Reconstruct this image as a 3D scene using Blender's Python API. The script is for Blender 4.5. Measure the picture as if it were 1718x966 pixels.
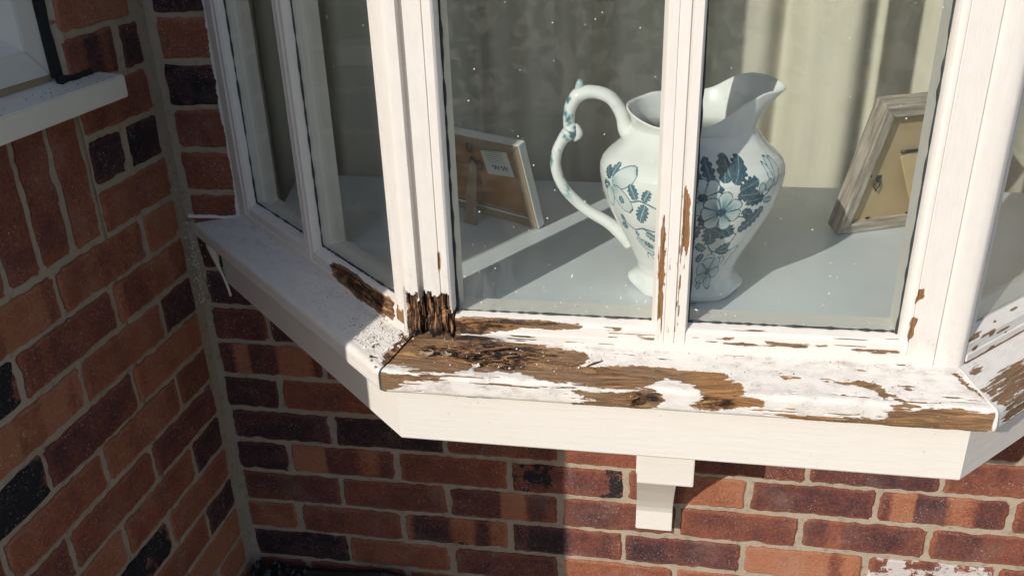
import bpy, bmesh, math, random
import numpy as np
from mathutils import Matrix, Vector

random.seed(7)
RNG = np.random.default_rng(11)
sc = bpy.context.scene
for o in list(bpy.data.objects):
    bpy.data.objects.remove(o)

# ------------------------------------------------------------------ camera
cam_data = bpy.data.cameras.new("camera")
cam = bpy.data.objects.new("camera", cam_data)
sc.collection.objects.link(cam)
sc.camera = cam
cam_data.sensor_width = 36.0
cam_data.lens = 30.4545
cam_data.clip_start = 0.01
cam_data.clip_end = 500.0
cam.matrix_world = Matrix(((0.984942, -0.045176, 0.166878, 0.71939), (0.170383, 0.417269, -0.892668, -1.344329), (-0.029306, 0.907659, 0.418683, 1.033304), (0.0, 0.0, 0.0, 1.0)))

# ------------------------------------------------------------------ light
SUN_EL = math.radians(28.5)
LIGHT_AZ = math.radians(60.0)          # plan direction the light travels in, from +x
w = bpy.data.worlds.new("World")
sc.world = w
w.use_nodes = True
wn = w.node_tree
for nd in list(wn.nodes):
    wn.nodes.remove(nd)
sky = wn.nodes.new("ShaderNodeTexSky")
sky.sky_type = 'NISHITA'
sky.sun_disc = False
sky.sun_elevation = SUN_EL
sky.sun_rotation = math.radians(210.0)
bg = wn.nodes.new("ShaderNodeBackground")
bg.inputs[1].default_value = 0.15
wo = wn.nodes.new("ShaderNodeOutputWorld")
wn.links.new(sky.outputs[0], bg.inputs[0])
wn.links.new(bg.outputs[0], wo.inputs[0])

sun_data = bpy.data.lights.new("sun", 'SUN')
sun_data.energy = 3.4
sun_data.angle = math.radians(0.5)
sun_data.color = (1.0, 0.945, 0.87)
sun = bpy.data.objects.new("sun", sun_data)
sc.collection.objects.link(sun)
ld = Vector((math.cos(LIGHT_AZ) * math.cos(SUN_EL), math.sin(LIGHT_AZ) * math.cos(SUN_EL), -math.sin(SUN_EL)))
sun.rotation_euler = ld.to_track_quat('-Z', 'Y').to_euler()
sun.location = (-2, -4, 3)

vs = sc.view_settings
vs.view_transform = 'Standard'
vs.look = 'None'
vs.exposure = 0.2
vs.gamma = 1.0
vs.use_curve_mapping = False
sc.render.resolution_x = 1024
sc.render.resolution_y = 575
sc.render.engine = 'CYCLES'
sc.cycles.max_bounces = 6
sc.cycles.diffuse_bounces = 3
sc.cycles.glossy_bounces = 2
sc.cycles.transparent_max_bounces = 12

# ------------------------------------------------------------------ helpers
COL = sc.collection


def _h(ix, iy, seed):
    n = (ix.astype(np.int64) * 374761393 + iy.astype(np.int64) * 668265263 + seed * 982451653) & 0xFFFFFFFF
    n = ((n ^ (n >> 13)) * 1274126177) & 0xFFFFFFFF
    n = (n ^ (n >> 16)) & 0xFFFFFF
    return n / float(0xFFFFFF)


def vn(x, y, seed=0):
    x = np.asarray(x, float)
    y = np.asarray(y, float) + 0 * x
    ix = np.floor(x)
    iy = np.floor(y)
    fx = x - ix
    fy = y - iy
    fx = fx * fx * (3 - 2 * fx)
    fy = fy * fy * (3 - 2 * fy)
    a = _h(ix, iy, seed)
    b = _h(ix + 1, iy, seed)
    c = _h(ix, iy + 1, seed)
    d = _h(ix + 1, iy + 1, seed)
    return (a * (1 - fx) + b * fx) * (1 - fy) + (c * (1 - fx) + d * fx) * fy


def fbm(x, y, oct=4, seed=0):
    s = 0
    amp = 0.5
    t = 0
    for i in range(oct):
        s = s + amp * vn(np.asarray(x) * 2 ** i, np.asarray(y) * 2 ** i, seed + i * 17)
        t += amp
        amp *= 0.55
    return s / t


def sstep(a, b, x):
    t = np.clip((x - a) / (b - a), 0, 1)
    return t * t * (3 - 2 * t)


def poly_sd(X, Y, poly):
    """signed distance to polygon, positive inside"""
    X = np.asarray(X, float)
    Y = np.asarray(Y, float)
    best = np.full(X.shape, 1e9)
    inside = np.zeros(X.shape, bool)
    n = len(poly)
    for i in range(n):
        x0, y0 = poly[i]
        x1, y1 = poly[(i + 1) % n]
        dx, dy = x1 - x0, y1 - y0
        L = dx * dx + dy * dy + 1e-12
        t = np.clip(((X - x0) * dx + (Y - y0) * dy) / L, 0, 1)
        best = np.minimum(best, (X - x0 - t * dx) ** 2 + (Y - y0 - t * dy) ** 2)
        if y0 != y1:
            c = ((y0 > Y) != (y1 > Y)) & (X < dx * (Y - y0) / (y1 - y0) + x0)
            inside ^= c
    d = np.sqrt(best)
    return np.where(inside, d, -d)


def polys_sd(X, Y, polys):
    r = np.full(np.shape(X), -1.0)
    for P in polys:
        r = np.maximum(r, poly_sd(X, Y, P))
    return r


def tag(o, label=None, cat=None, group=None, kind=None):
    if label:
        o["label"] = label
    if cat:
        o["category"] = cat
    if group:
        o["group"] = group
    if kind:
        o["kind"] = kind
    return o


def empty(name, loc=(0, 0, 0)):
    o = bpy.data.objects.new(name, None)
    o.empty_display_size = 0.05
    o.location = loc
    COL.objects.link(o)
    return o


def link(name, me, mat=None, parent=None, smooth=False):
    o = bpy.data.objects.new(name, me)
    if mat:
        me.materials.append(mat)
    COL.objects.link(o)
    if parent:
        o.parent = parent
        o.matrix_parent_inverse = Matrix.Translation(-parent.location) if parent.type == 'EMPTY' else parent.matrix_world.inverted()
    if smooth:
        me.polygons.foreach_set("use_smooth", [True] * len(me.polygons))
    return o


def mesh(name, verts, faces, mat=None, parent=None, smooth=False):
    me = bpy.data.meshes.new(name)
    me.from_pydata([tuple(map(float, v)) for v in verts], [], faces)
    me.update()
    return link(name, me, mat, parent, smooth)


def fix_normals(o):
    bm = bmesh.new()
    bm.from_mesh(o.data)
    bmesh.ops.recalc_face_normals(bm, faces=bm.faces)
    bm.to_mesh(o.data)
    bm.free()
    return o


def grid_mesh(name, P, attrs, mat, parent=None, wrap_v=False, wrap_u=False, smooth=True, flip=False, caps=False):
    """P: (nr, nc, 3); attrs: dict name -> (nr,nc) float or (nr,nc,3)"""
    nr, nc = P.shape[:2]
    idx = np.arange(nr * nc).reshape(nr, nc)
    if wrap_u:
        idx = np.concatenate([idx, idx[:, :1]], 1)
    if wrap_v:
        idx = np.concatenate([idx, idx[:1]], 0)
    a = idx[:-1, :-1].ravel()
    b = idx[:-1, 1:].ravel()
    c = idx[1:, 1:].ravel()
    d = idx[1:, :-1].ravel()
    q = np.stack([a, d, c, b] if flip else [a, b, c, d], 1)
    nf = len(q)
    me = bpy.data.meshes.new(name)
    me.vertices.add(nr * nc)
    me.vertices.foreach_set("co", P.reshape(-1).astype(np.float32))
    loops = q.reshape(-1)
    starts = np.arange(nf) * 4
    totals = np.full(nf, 4)
    if caps:
        c0 = idx[0, :nc][::-1] if not flip else idx[0, :nc]
        c1 = idx[-1, :nc] if not flip else idx[-1, :nc][::-1]
        loops = np.concatenate([loops, c0, c1])
        starts = np.concatenate([starts, [nf * 4, nf * 4 + nc]])
        nf += 2
    me.loops.add(len(loops))
    me.loops.foreach_set("vertex_index", loops.astype(np.int32))
    me.polygons.add(nf)
    me.polygons.foreach_set("loop_start", starts.astype(np.int32))
    me.update(calc_edges=True)
    me.validate()
    for k, v in attrs.items():
        v = np.asarray(v)
        if v.ndim == 3:
            at = me.attributes.new(k, 'FLOAT_VECTOR', 'POINT')
            at.data.foreach_set("vector", v.reshape(-1).astype(np.float32))
        else:
            at = me.attributes.new(k, 'FLOAT', 'POINT')
            at.data.foreach_set("value", v.reshape(-1).astype(np.float32))
    return link(name, me, mat, parent, smooth)


def box(name, lo, hi, mat=None, parent=None, bevel=0.0, mw=None):
    bm = bmesh.new()
    bmesh.ops.create_cube(bm, size=1.0)
    lo = Vector(lo)
    hi = Vector(hi)
    for v in bm.verts:
        v.co = Vector([lo[i] + (v.co[i] + 0.5) * (hi[i] - lo[i]) for i in range(3)])
    if bevel:
        bmesh.ops.bevel(bm, geom=bm.edges[:], offset=bevel, segments=2, affect='EDGES', profile=0.6)
    if mw is not None:
        bmesh.ops.transform(bm, matrix=mw, verts=bm.verts)
    me = bpy.data.meshes.new(name)
    bm.to_mesh(me)
    bm.free()
    return link(name, me, mat, parent)


def prism_poly(name, pts, z0, z1, mat=None, parent=None, bevel=0.0):
    """pts: plan polygon (x,y)"""
    n = len(pts)
    vs_ = [(x, y, z0) for x, y in pts] + [(x, y, z1) for x, y in pts]
    fs = [tuple(range(n))[::-1], tuple(range(n, 2 * n))] + [(i, (i + 1) % n, n + (i + 1) % n, n + i) for i in range(n)]
    o = mesh(name, vs_, fs, mat, parent)
    fix_normals(o)
    if bevel:
        bm = bmesh.new()
        bm.from_mesh(o.data)
        bmesh.ops.bevel(bm, geom=bm.edges[:], offset=bevel, segments=2, affect='EDGES', profile=0.6)
        bm.to_mesh(o.data)
        bm.free()
    return o


def tube(name, path, radii, mat, parent=None, seg=12, smooth=True, flat=1.0, attrs=None):
    path = [Vector(q) for q in path]
    n = len(path)
    if not hasattr(radii, '__len__'):
        radii = [radii] * n
    radii = [float(r) for r in radii]
    up = Vector((0.13, 1, 0.21)).normalized()
    P = np.zeros((n, seg, 3))
    for i in range(n):
        t = (path[min(i + 1, n - 1)] - path[max(i - 1, 0)]).normalized()
        s = t.cross(up).normalized()
        u2 = s.cross(t).normalized()
        for k in range(seg):
            a = 2 * math.pi * k / seg
            q = path[i] + radii[i] * (math.cos(a) * s + flat * math.sin(a) * u2)
            P[i, k] = q
    return fix_normals(grid_mesh(name, P, attrs or {}, mat, parent, wrap_u=True, smooth=smooth, caps=True))


def spline(pts, n):
    """Catmull-Rom through pts"""
    pts = [np.array(q, float) for q in pts]
    pts = [2 * pts[0] - pts[1]] + pts + [2 * pts[-1] - pts[-2]]
    out = []
    m = len(pts) - 3
    for k in range(n):
        t = k / (n - 1) * m
        i = min(int(t), m - 1)
        t -= i
        p0, p1, p2, p3 = pts[i:i + 4]
        out.append(0.5 * ((2 * p1) + (-p0 + p2) * t + (2 * p0 - 5 * p1 + 4 * p2 - p3) * t * t + (-p0 + 3 * p1 - 3 * p2 + p3) * t ** 3))
    return np.array(out)


# ------------------------------------------------------------------ materials
class NT:
    def __init__(self, name):
        self.m = bpy.data.materials.new(name)
        self.m.use_nodes = True
        self.t = self.m.node_tree
        self.b = self.t.nodes["Principled BSDF"]
        self.out = self.t.nodes["Material Output"]

    def n(self, kind, **kw):
        nd = self.t.nodes.new(kind)
        for k, v in kw.items():
            setattr(nd, k, v)
        return nd

    def l(self, a, b):
        self.t.links.new(a, b)

    def put(self, sock, v):
        if isinstance(v, bpy.types.NodeSocket):
            self.l(v, sock)
        elif isinstance(v, (tuple, list)) and len(v) == 3 and sock.type == 'RGBA':
            sock.default_value = (*v, 1)
        else:
            sock.default_value = v

    def attr(self, name, obj=False, vec=False):
        nd = self.n("ShaderNodeAttribute", attribute_name=name)
        if obj:
            nd.attribute_type = 'OBJECT'
        return nd.outputs['Vector' if vec else 'Fac']

    def math(self, op, a, b=0.0, c=None, clamp=False):
        nd = self.n("ShaderNodeMath", operation=op, use_clamp=clamp)
        self.put(nd.inputs[0], a)
        self.put(nd.inputs[1], b)
        if c is not None:
            self.put(nd.inputs[2], c)
        return nd.outputs[0]

    def vmul(self, v, s):
        nd = self.n("ShaderNodeVectorMath", operation='MULTIPLY')
        self.put(nd.inputs[0], v)
        nd.inputs[1].default_value = s
        return nd.outputs[0]

    def vadd(self, v, s):
        nd = self.n("ShaderNodeVectorMath", operation='ADD')
        self.put(nd.inputs[0], v)
        self.put(nd.inputs[1], s)
        return nd.outputs[0]

    def noise(self, vec, scale, detail=3, rough=0.55, dist=0.0):
        nd = self.n("ShaderNodeTexNoise")
        if vec is not None:
            self.l(vec, nd.inputs['Vector'])
        nd.inputs['Scale'].default_value = scale
        nd.inputs['Detail'].default_value = detail
        nd.inputs['Roughness'].default_value = rough
        nd.inputs['Distortion'].default_value = dist
        return nd.outputs['Fac']

    def ss(self, x, a, b, o0=0.0, o1=1.0):
        nd = self.n("ShaderNodeMapRange", interpolation_type='SMOOTHSTEP')
        self.put(nd.inputs[0], x)
        nd.inputs[1].default_value = a
        nd.inputs[2].default_value = b
        nd.inputs[3].default_value = o0
        nd.inputs[4].default_value = o1
        return nd.outputs[0]

    def ramp(self, x, stops):
        nd = self.n("ShaderNodeValToRGB")
        els = nd.color_ramp.elements
        while len(els) < len(stops):
            els.new(0.5)
        for e, (p, c) in zip(els, stops):
            e.position = p
            e.color = (*c, 1)
        self.put(nd.inputs[0], x)
        return nd.outputs[0]

    def mix(self, f, a, b):
        nd = self.n("ShaderNodeMix", data_type='RGBA')
        self.put(nd.inputs[0], f)
        self.put(nd.inputs[6], a)
        self.put(nd.inputs[7], b)
        return nd.outputs[2]

    def bump(self, h, dist, strength=1.0, normal=None):
        nd = self.n("ShaderNodeBump")
        nd.inputs['Distance'].default_value = dist
        nd.inputs['Strength'].default_value = strength
        self.put(nd.inputs['Height'], h)
        if normal is not None:
            self.l(normal, nd.inputs['Normal'])
        return nd.outputs[0]

    def coord(self, k='Object'):
        return self.n("ShaderNodeTexCoord").outputs[k]

    def set(self, col=None, rough=None, normal=None, spec=None):
        if col is not None:
            self.put(self.b.inputs['Base Color'], col)
        if rough is not None:
            self.put(self.b.inputs['Roughness'], rough)
        if normal is not None:
            self.l(normal, self.b.inputs['Normal'])
        if spec is not None:
            self.put(self.b.inputs['Specular IOR Level'], spec)
        return self.m


def mat_plain(name, col, rough=0.5, nscale=40, namt=0.12, bump=0.0005, bscale=120):
    N = NT(name)
    co = N.coord('Object')
    v = N.noise(co, nscale, 4)
    c = N.mix(v, tuple(x * (1 - namt) for x in col), tuple(min(1, x * (1 + namt)) for x in col))
    h = N.noise(co, bscale, 3)
    return N.set(c, rough, N.bump(h, bump, 0.6))


def mat_weathered():
    N = NT("weathered_painted_wood")
    suv = N.attr("suv", vec=True)
    bare = N.attr("bare")
    rot = N.attr("rot")
    dirt = N.attr("dirt")
    # ragged paint edge, stretched along the grain
    e1 = N.noise(N.vmul(suv, (90, 700, 1)), 1.0, 4, 0.6)
    e2 = N.noise(N.vmul(suv, (330, 900, 1)), 1.0, 2)
    m = N.math('ADD', bare, N.math('MULTIPLY', N.math('SUBTRACT', e1, 0.5), 0.85))
    m = N.math('ADD', m, N.math('MULTIPLY', N.math('SUBTRACT', e2, 0.5), 0.3))
    mask = N.ss(m, 0.47, 0.53)
    # wood
    warp = N.noise(N.vmul(suv, (9, 30, 1)), 1.0, 2)
    wv = N.n("ShaderNodeCombineXYZ")
    N.put(wv.inputs[0], 0.0)
    N.put(wv.inputs[1], N.math('MULTIPLY', warp, 0.03))
    suv2 = N.vadd(suv, wv.outputs[0])
    g1 = N.noise(N.vmul(suv2, (14, 330, 1)), 1.0, 5, 0.65)
    g2 = N.noise(N.vmul(suv2, (60, 1500, 1)), 1.0, 3, 0.6)
    g = N.math('ADD', N.math('MULTIPLY', g1, 0.65), N.math('MULTIPLY', g2, 0.35))
    wood = N.ramp(g, [(0.38, (0.028, 0.014, 0.008)), (0.46, (0.150, 0.072, 0.029)), (0.54, (0.32, 0.170, 0.072)), (0.64, (0.50, 0.305, 0.150))])
    ln = N.ss(N.noise(N.vmul(suv2, (7, 620, 1)), 1.0, 2, 0.5), 0.53, 0.62)
    wood = N.mix(N.math('MULTIPLY', ln, 0.55), wood, (0.085, 0.038, 0.014))
    tone = N.noise(N.vmul(suv, (16, 45, 1)), 1.0, 3)
    warm = N.attr("warm")
    gf = N.math('MULTIPLY', N.ss(tone, 0.30, 0.58), N.math('SUBTRACT', 1.0, N.math('MULTIPLY', warm, 0.95)))
    woodw = N.mix(N.math('MULTIPLY', warm, 0.45), wood, (0.36, 0.175, 0.060))
    grey = N.mix(gf, woodw, N.mix(0.62, wood, (0.20, 0.132, 0.080)))
    dpatch = N.ss(N.noise(N.vmul(suv, (28, 85, 1)), 1.0, 4, 0.65), 0.54, 0.70)
    grey = N.mix(N.math('MULTIPLY', dpatch, 0.42), grey, (0.075, 0.042, 0.022))
    rg = N.noise(N.vmul(suv, (45, 260, 1)), 1.0, 5, 0.7)
    rotc = N.ramp(rg, [(0.38, (0.014, 0.008, 0.006)), (0.49, (0.075, 0.036, 0.018)), (0.56, (0.24, 0.115, 0.045)), (0.66, (0.46, 0.27, 0.13))])
    rm = N.ss(N.math('ADD', rot, N.math('MULTIPLY', N.math('SUBTRACT', N.noise(N.vmul(suv, (70, 220, 1)), 1.0, 4), 0.5), 0.7)), 0.25, 0.75)
    woodc = N.mix(rm, grey, rotc)
    # paint
    pn = N.noise(N.vmul(suv, (22, 60, 1)), 1.0, 4)
    paint = N.mix(pn, (0.70, 0.65, 0.595), (0.785, 0.745, 0.69))
    streak = N.ss(N.noise(N.vmul(suv, (24, 620, 1)), 1.0, 5, 0.7), 0.63, 0.72)
    paint = N.mix(N.math('MULTIPLY', streak, N.attr("wear")), paint, (0.30, 0.22, 0.15))
    sp = N.ss(N.noise(N.vmul(suv, (260, 330, 1)), 1.0, 6, 0.75), 0.53, 0.68)
    sm = N.ss(N.noise(N.vmul(suv, (38, 70, 1)), 1.0, 5, 0.7), 0.40, 0.72)
    df = N.math('MULTIPLY', dirt, N.math('ADD', N.math('MULTIPLY', N.math('MULTIPLY', sp, sm), 1.1), N.math('MULTIPLY', sm, 0.42)), clamp=True)
    paint = N.mix(df, paint, (0.17, 0.125, 0.095))
    stain = N.attr("stain")
    sn = N.ss(N.math('ADD', stain, N.math('MULTIPLY', N.math('SUBTRACT', N.noise(N.vmul(suv, (85, 190, 1)), 1.0, 5, 0.7), 0.5), 1.3)), 0.25, 0.85)
    woodc = N.mix(N.math('MULTIPLY', sn, 0.88), woodc, (0.016, 0.013, 0.015))
    paint = N.mix(N.ss(m, 0.36, 0.45, 0, 0.6), paint, (0.50, 0.465, 0.42))
    col = N.mix(mask, paint, woodc)
    # bleached crumbs of paint left on the wood
    crumb = N.ss(N.noise(N.vmul(suv, (330, 520, 1)), 1.0, 2), 0.68, 0.72)
    col = N.mix(N.math('MULTIPLY', crumb, N.math('MULTIPLY', mask, 0.75)), col, (0.72, 0.66, 0.57))
    rough = N.math('ADD', N.math('MULTIPLY', mask, 0.38), 0.5)
    brush = N.noise(N.vmul(suv, (18, 420, 1)), 1.0, 3)
    h = N.math('ADD', N.math('MULTIPLY', N.math('SUBTRACT', 1.0, mask), 0.85),
               N.math('ADD', N.math('MULTIPLY', N.math('MULTIPLY', g, mask), 1.1), N.math('MULTIPLY', brush, 0.24)))
    h = N.math('ADD', h, N.math('MULTIPLY', N.math('MULTIPLY', rg, rm), 1.6))
    return N.set(col, rough, N.bump(h, 0.0011, 1.0), 0.35)


def mat_paint():
    N = NT("cream_gloss_paint")
    co = N.coord('Object')
    v = N.noise(co, 9, 4)
    c = N.mix(v, (0.71, 0.665, 0.605), (0.765, 0.725, 0.665))
    speck = N.ss(N.noise(co, 170, 2), 0.74, 0.77)
    c = N.mix(N.math('MULTIPLY', speck, 0.5), c, (0.35, 0.28, 0.2))
    br = N.noise(N.vmul(co, (14, 14, 230)), 1.0, 3)
    big = N.noise(co, 60, 3)
    h = N.math('ADD', N.math('MULTIPLY', br, 0.6), N.math('MULTIPLY', big, 0.7))
    return N.set(c, 0.42, N.bump(h, 0.0011, 0.7), 0.4)


def mat_brick():
    N = NT("fired_clay_brick")
    co = N.coord('Object')
    gen = N.coord('Generated')
    rnd = N.attr("rnd", True)
    tone = N.attr("tone", True)
    band = N.attr("band", True)
    soot = N.attr("soot", True)
    lime = N.attr("lime", True)
    off = N.n("ShaderNodeCombineXYZ")
    for i in range(3):
        N.put(off.inputs[i], N.math('MULTIPLY', rnd, 13.0 + 7 * i))
    p = N.vadd(co, off.outputs[0])
    big = N.noise(p, 16, 5, 0.62)
    fine = N.noise(p, 190, 5, 0.75)
    bn = N.noise(N.vmul(p, (19, 0.2, 1.2)), 1.0, 0)
    bands = N.ss(N.math('ADD', bn, N.math('MULTIPLY', N.math('SUBTRACT', fine, 0.5), 0.12)), 0.43, 0.57, -0.36, 0.30)
    sep = N.n("ShaderNodeSeparateXYZ")
    N.l(gen, sep.inputs[0])
    ex = N.math('ABSOLUTE', N.math('SUBTRACT', sep.outputs[0], 0.5))
    ez = N.math('ABSOLUTE', N.math('SUBTRACT', sep.outputs[2], 0.5))
    edge = N.math('MAXIMUM', N.ss(ex, 0.40, 0.5), N.ss(ez, 0.28, 0.49))
    edge = N.ss(N.math('ADD', edge, N.math('MULTIPLY', N.math('SUBTRACT', big, 0.5), 1.5)), 0.3, 0.95)
    t = N.math('ADD', tone, N.math('MULTIPLY', N.math('SUBTRACT', big, 0.5), 0.85))
    t = N.math('ADD', t, N.math('MULTIPLY', N.math('SUBTRACT', fine, 0.5), 1.1))
    t = N.math('ADD', t, N.math('MULTIPLY', bands, band))
    t = N.math('SUBTRACT', t, N.math('MULTIPLY', edge, 0.17), clamp=True)
    c = N.ramp(t, [(0.0, (0.40, 0.165, 0.090)), (0.3, (0.285, 0.097, 0.055)), (0.6, (0.158, 0.056, 0.044)), (0.85, (0.066, 0.033, 0.036)), (1.0, (0.036, 0.023, 0.026))])
    sm = N.ss(N.math('ADD', N.noise(p, 22, 6, 0.72), N.math('MULTIPLY', N.math('SUBTRACT', soot, 0.5), 0.6)), 0.52, 0.58)
    sm = N.math('MULTIPLY', sm, N.math('GREATER_THAN', soot, 0.02))
    c = N.mix(sm, c, (0.020, 0.018, 0.021))
    lm = N.ss(N.math('ADD', N.noise(p, 30, 6, 0.7), N.math('MULTIPLY', N.math('SUBTRACT', lime, 0.5), 0.7)), 0.5, 0.56)
    lm = N.math('MULTIPLY', lm, N.math('GREATER_THAN', lime, 0.02))
    c = N.mix(lm, c, (0.60, 0.55, 0.52))
    spk = N.ss(N.noise(p, 330, 3, 0.65), 0.60, 0.68)
    c = N.mix(N.math('MULTIPLY', N.math('MULTIPLY', spk, N.ss(N.noise(p, 26, 3), 0.38, 0.66)), 0.85), c, (0.56, 0.46, 0.41))
    bloom = N.ss(N.noise(p, 9, 4, 0.6), 0.52, 0.78)
    c = N.mix(N.math('MULTIPLY', bloom, 0.16), c, (0.50, 0.40, 0.36))
    dk = N.ss(N.noise(p, 260, 2, 0.6), 0.66, 0.72)
    c = N.mix(N.math('MULTIPLY', dk, 0.6), c, (0.02, 0.015, 0.015))
    h = N.math('ADD', N.math('MULTIPLY', fine, 0.9), N.math('MULTIPLY', big, 1.4))
    return N.set(c, 0.88, N.bump(h, 0.0040, 1.0), 0.25)


def mat_mortar():
    N = NT("lime_mortar")
    co = N.coord('Object')
    big = N.noise(co, 14, 4)
    fine = N.noise(co, 330, 3, 0.7)
    mid = N.noise(co, 70, 4, 0.65)
    c = N.mix(big, (0.31, 0.25, 0.185), (0.48, 0.405, 0.31))
    c = N.mix(N.ss(mid, 0.52, 0.72, 0, 0.6), c, (0.20, 0.16, 0.12))
    c = N.mix(N.ss(fine, 0.62, 0.75, 0, 0.4), c, (0.6, 0.54, 0.44))
    h = N.math('ADD', N.math('MULTIPLY', fine, 0.45), N.math('MULTIPLY', mid, 1.0))
    return N.set(c, 0.92, N.bump(h, 0.0036, 1.0), 0.2)


def mat_glass():
    N = NT("window_glass")
    N.t.nodes.remove(N.b)
    tr = N.n("ShaderNodeBsdfTransparent")
    tr.inputs[0].default_value = (0.945, 0.965, 0.955, 1)
    gl = N.n("ShaderNodeBsdfGlossy")
    gl.inputs['Roughness'].default_value = 0.02
    lw = N.n("ShaderNodeLayerWeight")
    lw.inputs[0].default_value = 0.5
    f5 = N.math('POWER', lw.outputs['Facing'], 5.0)
    fr = N.math('ADD', N.math('MULTIPLY', f5, 0.93), 0.045)
    mx = N.n("ShaderNodeMixShader")
    N.l(fr, mx.inputs[0])
    N.l(tr.outputs[0], mx.inputs[1])
    N.l(gl.outputs[0], mx.inputs[2])
    co = N.coord('Object')
    d1 = N.ss(N.noise(N.vmul(co, (7, 7, 5)), 1.0, 2, 0.65), 0.50, 0.75)
    d2 = N.ss(N.noise(N.vmul(co, (40, 40, 9)), 1.0, 2, 0.7), 0.48, 0.75)
    du = N.math('ADD', N.math('MULTIPLY', N.math('MULTIPLY', d1, d2), 0.045), 0.007)
    df = N.n("ShaderNodeBsdfDiffuse")
    df.inputs[0].default_value = (0.75, 0.74, 0.70, 1)
    m2 = N.n("ShaderNodeMixShader")
    N.l(du, m2.inputs[0])
    N.l(mx.outputs[0], m2.inputs[1])
    N.l(df.outputs[0], m2.inputs[2])
    N.l(m2.outputs[0], N.out.inputs['Surface'])
    return N.m


def mat_china():
    N = NT("glazed_china")
    ink = N.attr("ink")
    c = N.ramp(ink, [(0.0, (0.78, 0.785, 0.755)), (0.35, (0.40, 0.52, 0.54)), (0.65, (0.10, 0.20, 0.25)), (1.0, (0.012, 0.035, 0.06))])
    v = N.noise(N.coord('Object'), 25, 3)
    c2 = N.mix(N.ss(v, 0.45, 0.8, 0, 0.15), c, (0.55, 0.52, 0.42))
    m = N.set(c2, 0.09, None, 0.55)
    return m


def mat_curtain():
    N = NT("curtain_fabric")
    co = N.coord('Object')
    v = N.noise(N.vmul(co, (60, 60, 6)), 1.0, 3)
    c = N.mix(v, (0.52, 0.48, 0.385), (0.62, 0.58, 0.475))
    h = N.noise(N.vmul(co, (900, 900, 500)), 1.0, 2)
    return N.set(c, 0.9, N.bump(h, 0.0004, 0.5), 0.1)


def mat_wood(name, a, b, axis_scale=(12, 12, 240), rough=0.7):
    N = NT(name)
    co = N.coord('Object')
    g = N.noise(N.vmul(co, axis_scale), 1.0, 5, 0.65)
    c = N.ramp(g, [(0.35, a), (0.62, b)])
    return N.set(c, rough, N.bump(g, 0.0006, 0.7), 0.3)


M = {
    'weath': mat_weathered(), 'paint': mat_paint(), 'brick': mat_brick(), 'mortar': mat_mortar(), 'glass': mat_glass(),
    'china': mat_china(), 'curtain': mat_curtain(),
    'upvc': mat_plain('white_plastic', (0.66, 0.65, 0.61), 0.35, 20, 0.05, 0.0002),
    'upvc_sill': mat_plain('plastic_sill', (0.70, 0.66, 0.58), 0.4, 25, 0.06, 0.0003),
    'rubber': mat_plain('black_sealant', (0.012, 0.012, 0.014), 0.95, 60, 0.3, 0.002, 90),
    'seal': mat_plain('black_glazing_seal', (0.03, 0.035, 0.04), 0.6, 60, 0.3, 0.0006, 200),
    'cable': mat_plain('black_plastic_pipe', (0.010, 0.010, 0.011), 0.4, 60, 0.3, 0.0006, 80),
    'board': mat_plain('painted_window_board', (0.67, 0.70, 0.715), 0.3, 14, 0.08, 0.0003, 40),
    'inner': mat_plain('painted_inner_frame', (0.56, 0.62, 0.62), 0.4, 20, 0.06, 0.0003, 60),
    'hard': mat_plain('brown_hardboard', (0.37, 0.175, 0.06), 0.6, 30, 0.25, 0.0004, 300),
    'mdf': mat_plain('tan_fibreboard', (0.50, 0.37, 0.20), 0.65, 30, 0.1, 0.0003, 300),
    'tape': mat_plain('brown_paper_tape', (0.30, 0.22, 0.14), 0.7, 60, 0.15, 0.0004, 200),
    'white': mat_plain('white_lacquer', (0.70, 0.70, 0.67), 0.4, 20, 0.05, 0.0002),
    'paper': mat_plain('paper_sticker', (0.62, 0.64, 0.62), 0.7, 20, 0.04, 0.0001),
    'print': mat_plain('sticker_ink', (0.04, 0.045, 0.06), 0.7),
    'metal': mat_plain('black_metal', (0.015, 0.015, 0.016), 0.35),
    'greywood': mat_wood('grey_limed_wood', (0.23, 0.18, 0.14), (0.52, 0.45, 0.38), (14, 160, 160)),
    'flake': mat_plain('paint_flake', (0.74, 0.70, 0.63), 0.6, 300, 0.15, 0.0003),
    'crumb': mat_plain('rotten_wood_crumb', (0.055, 0.035, 0.022), 0.9, 300, 0.5, 0.0006),
    'splinter': mat_plain('brown_splinter', (0.10, 0.05, 0.03), 0.85, 200, 0.4, 0.0005),
    'ground': mat_plain('paving_stone', (0.34, 0.28, 0.20), 0.95, 6, 0.25, 0.004, 40),
    'room': mat_plain('room_plaster', (0.42, 0.40, 0.35), 0.9, 6, 0.06, 0.0005),
    'foliage': mat_plain('hedge_leaf', (0.05, 0.075, 0.022), 0.6, 3, 0.5, 0.001),
    'oldwood': mat_plain('weathered_wood_fibre', (0.21, 0.115, 0.055), 0.85, 200, 0.4, 0.0005),
    'leaf': mat_plain('dry_leaf', (0.33, 0.25, 0.17), 0.7, 120, 0.4, 0.0006),
}

# ------------------------------------------------------------------ ground
def build_ground():
    n = 60
    t = np.linspace(-1, 1, n)
    g = np.sign(t) * np.abs(t) ** 3 * 60
    X, Y = np.meshgrid(g, g)
    Z = -0.42 + 0.01 * (fbm(X * 5, Y * 5, 3, 3) - .5)
    o = grid_mesh("ground", np.stack([X, Y - 1.0, Z], -1), {}, M['ground'])
    tag(o, kind='structure')


build_ground()


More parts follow.
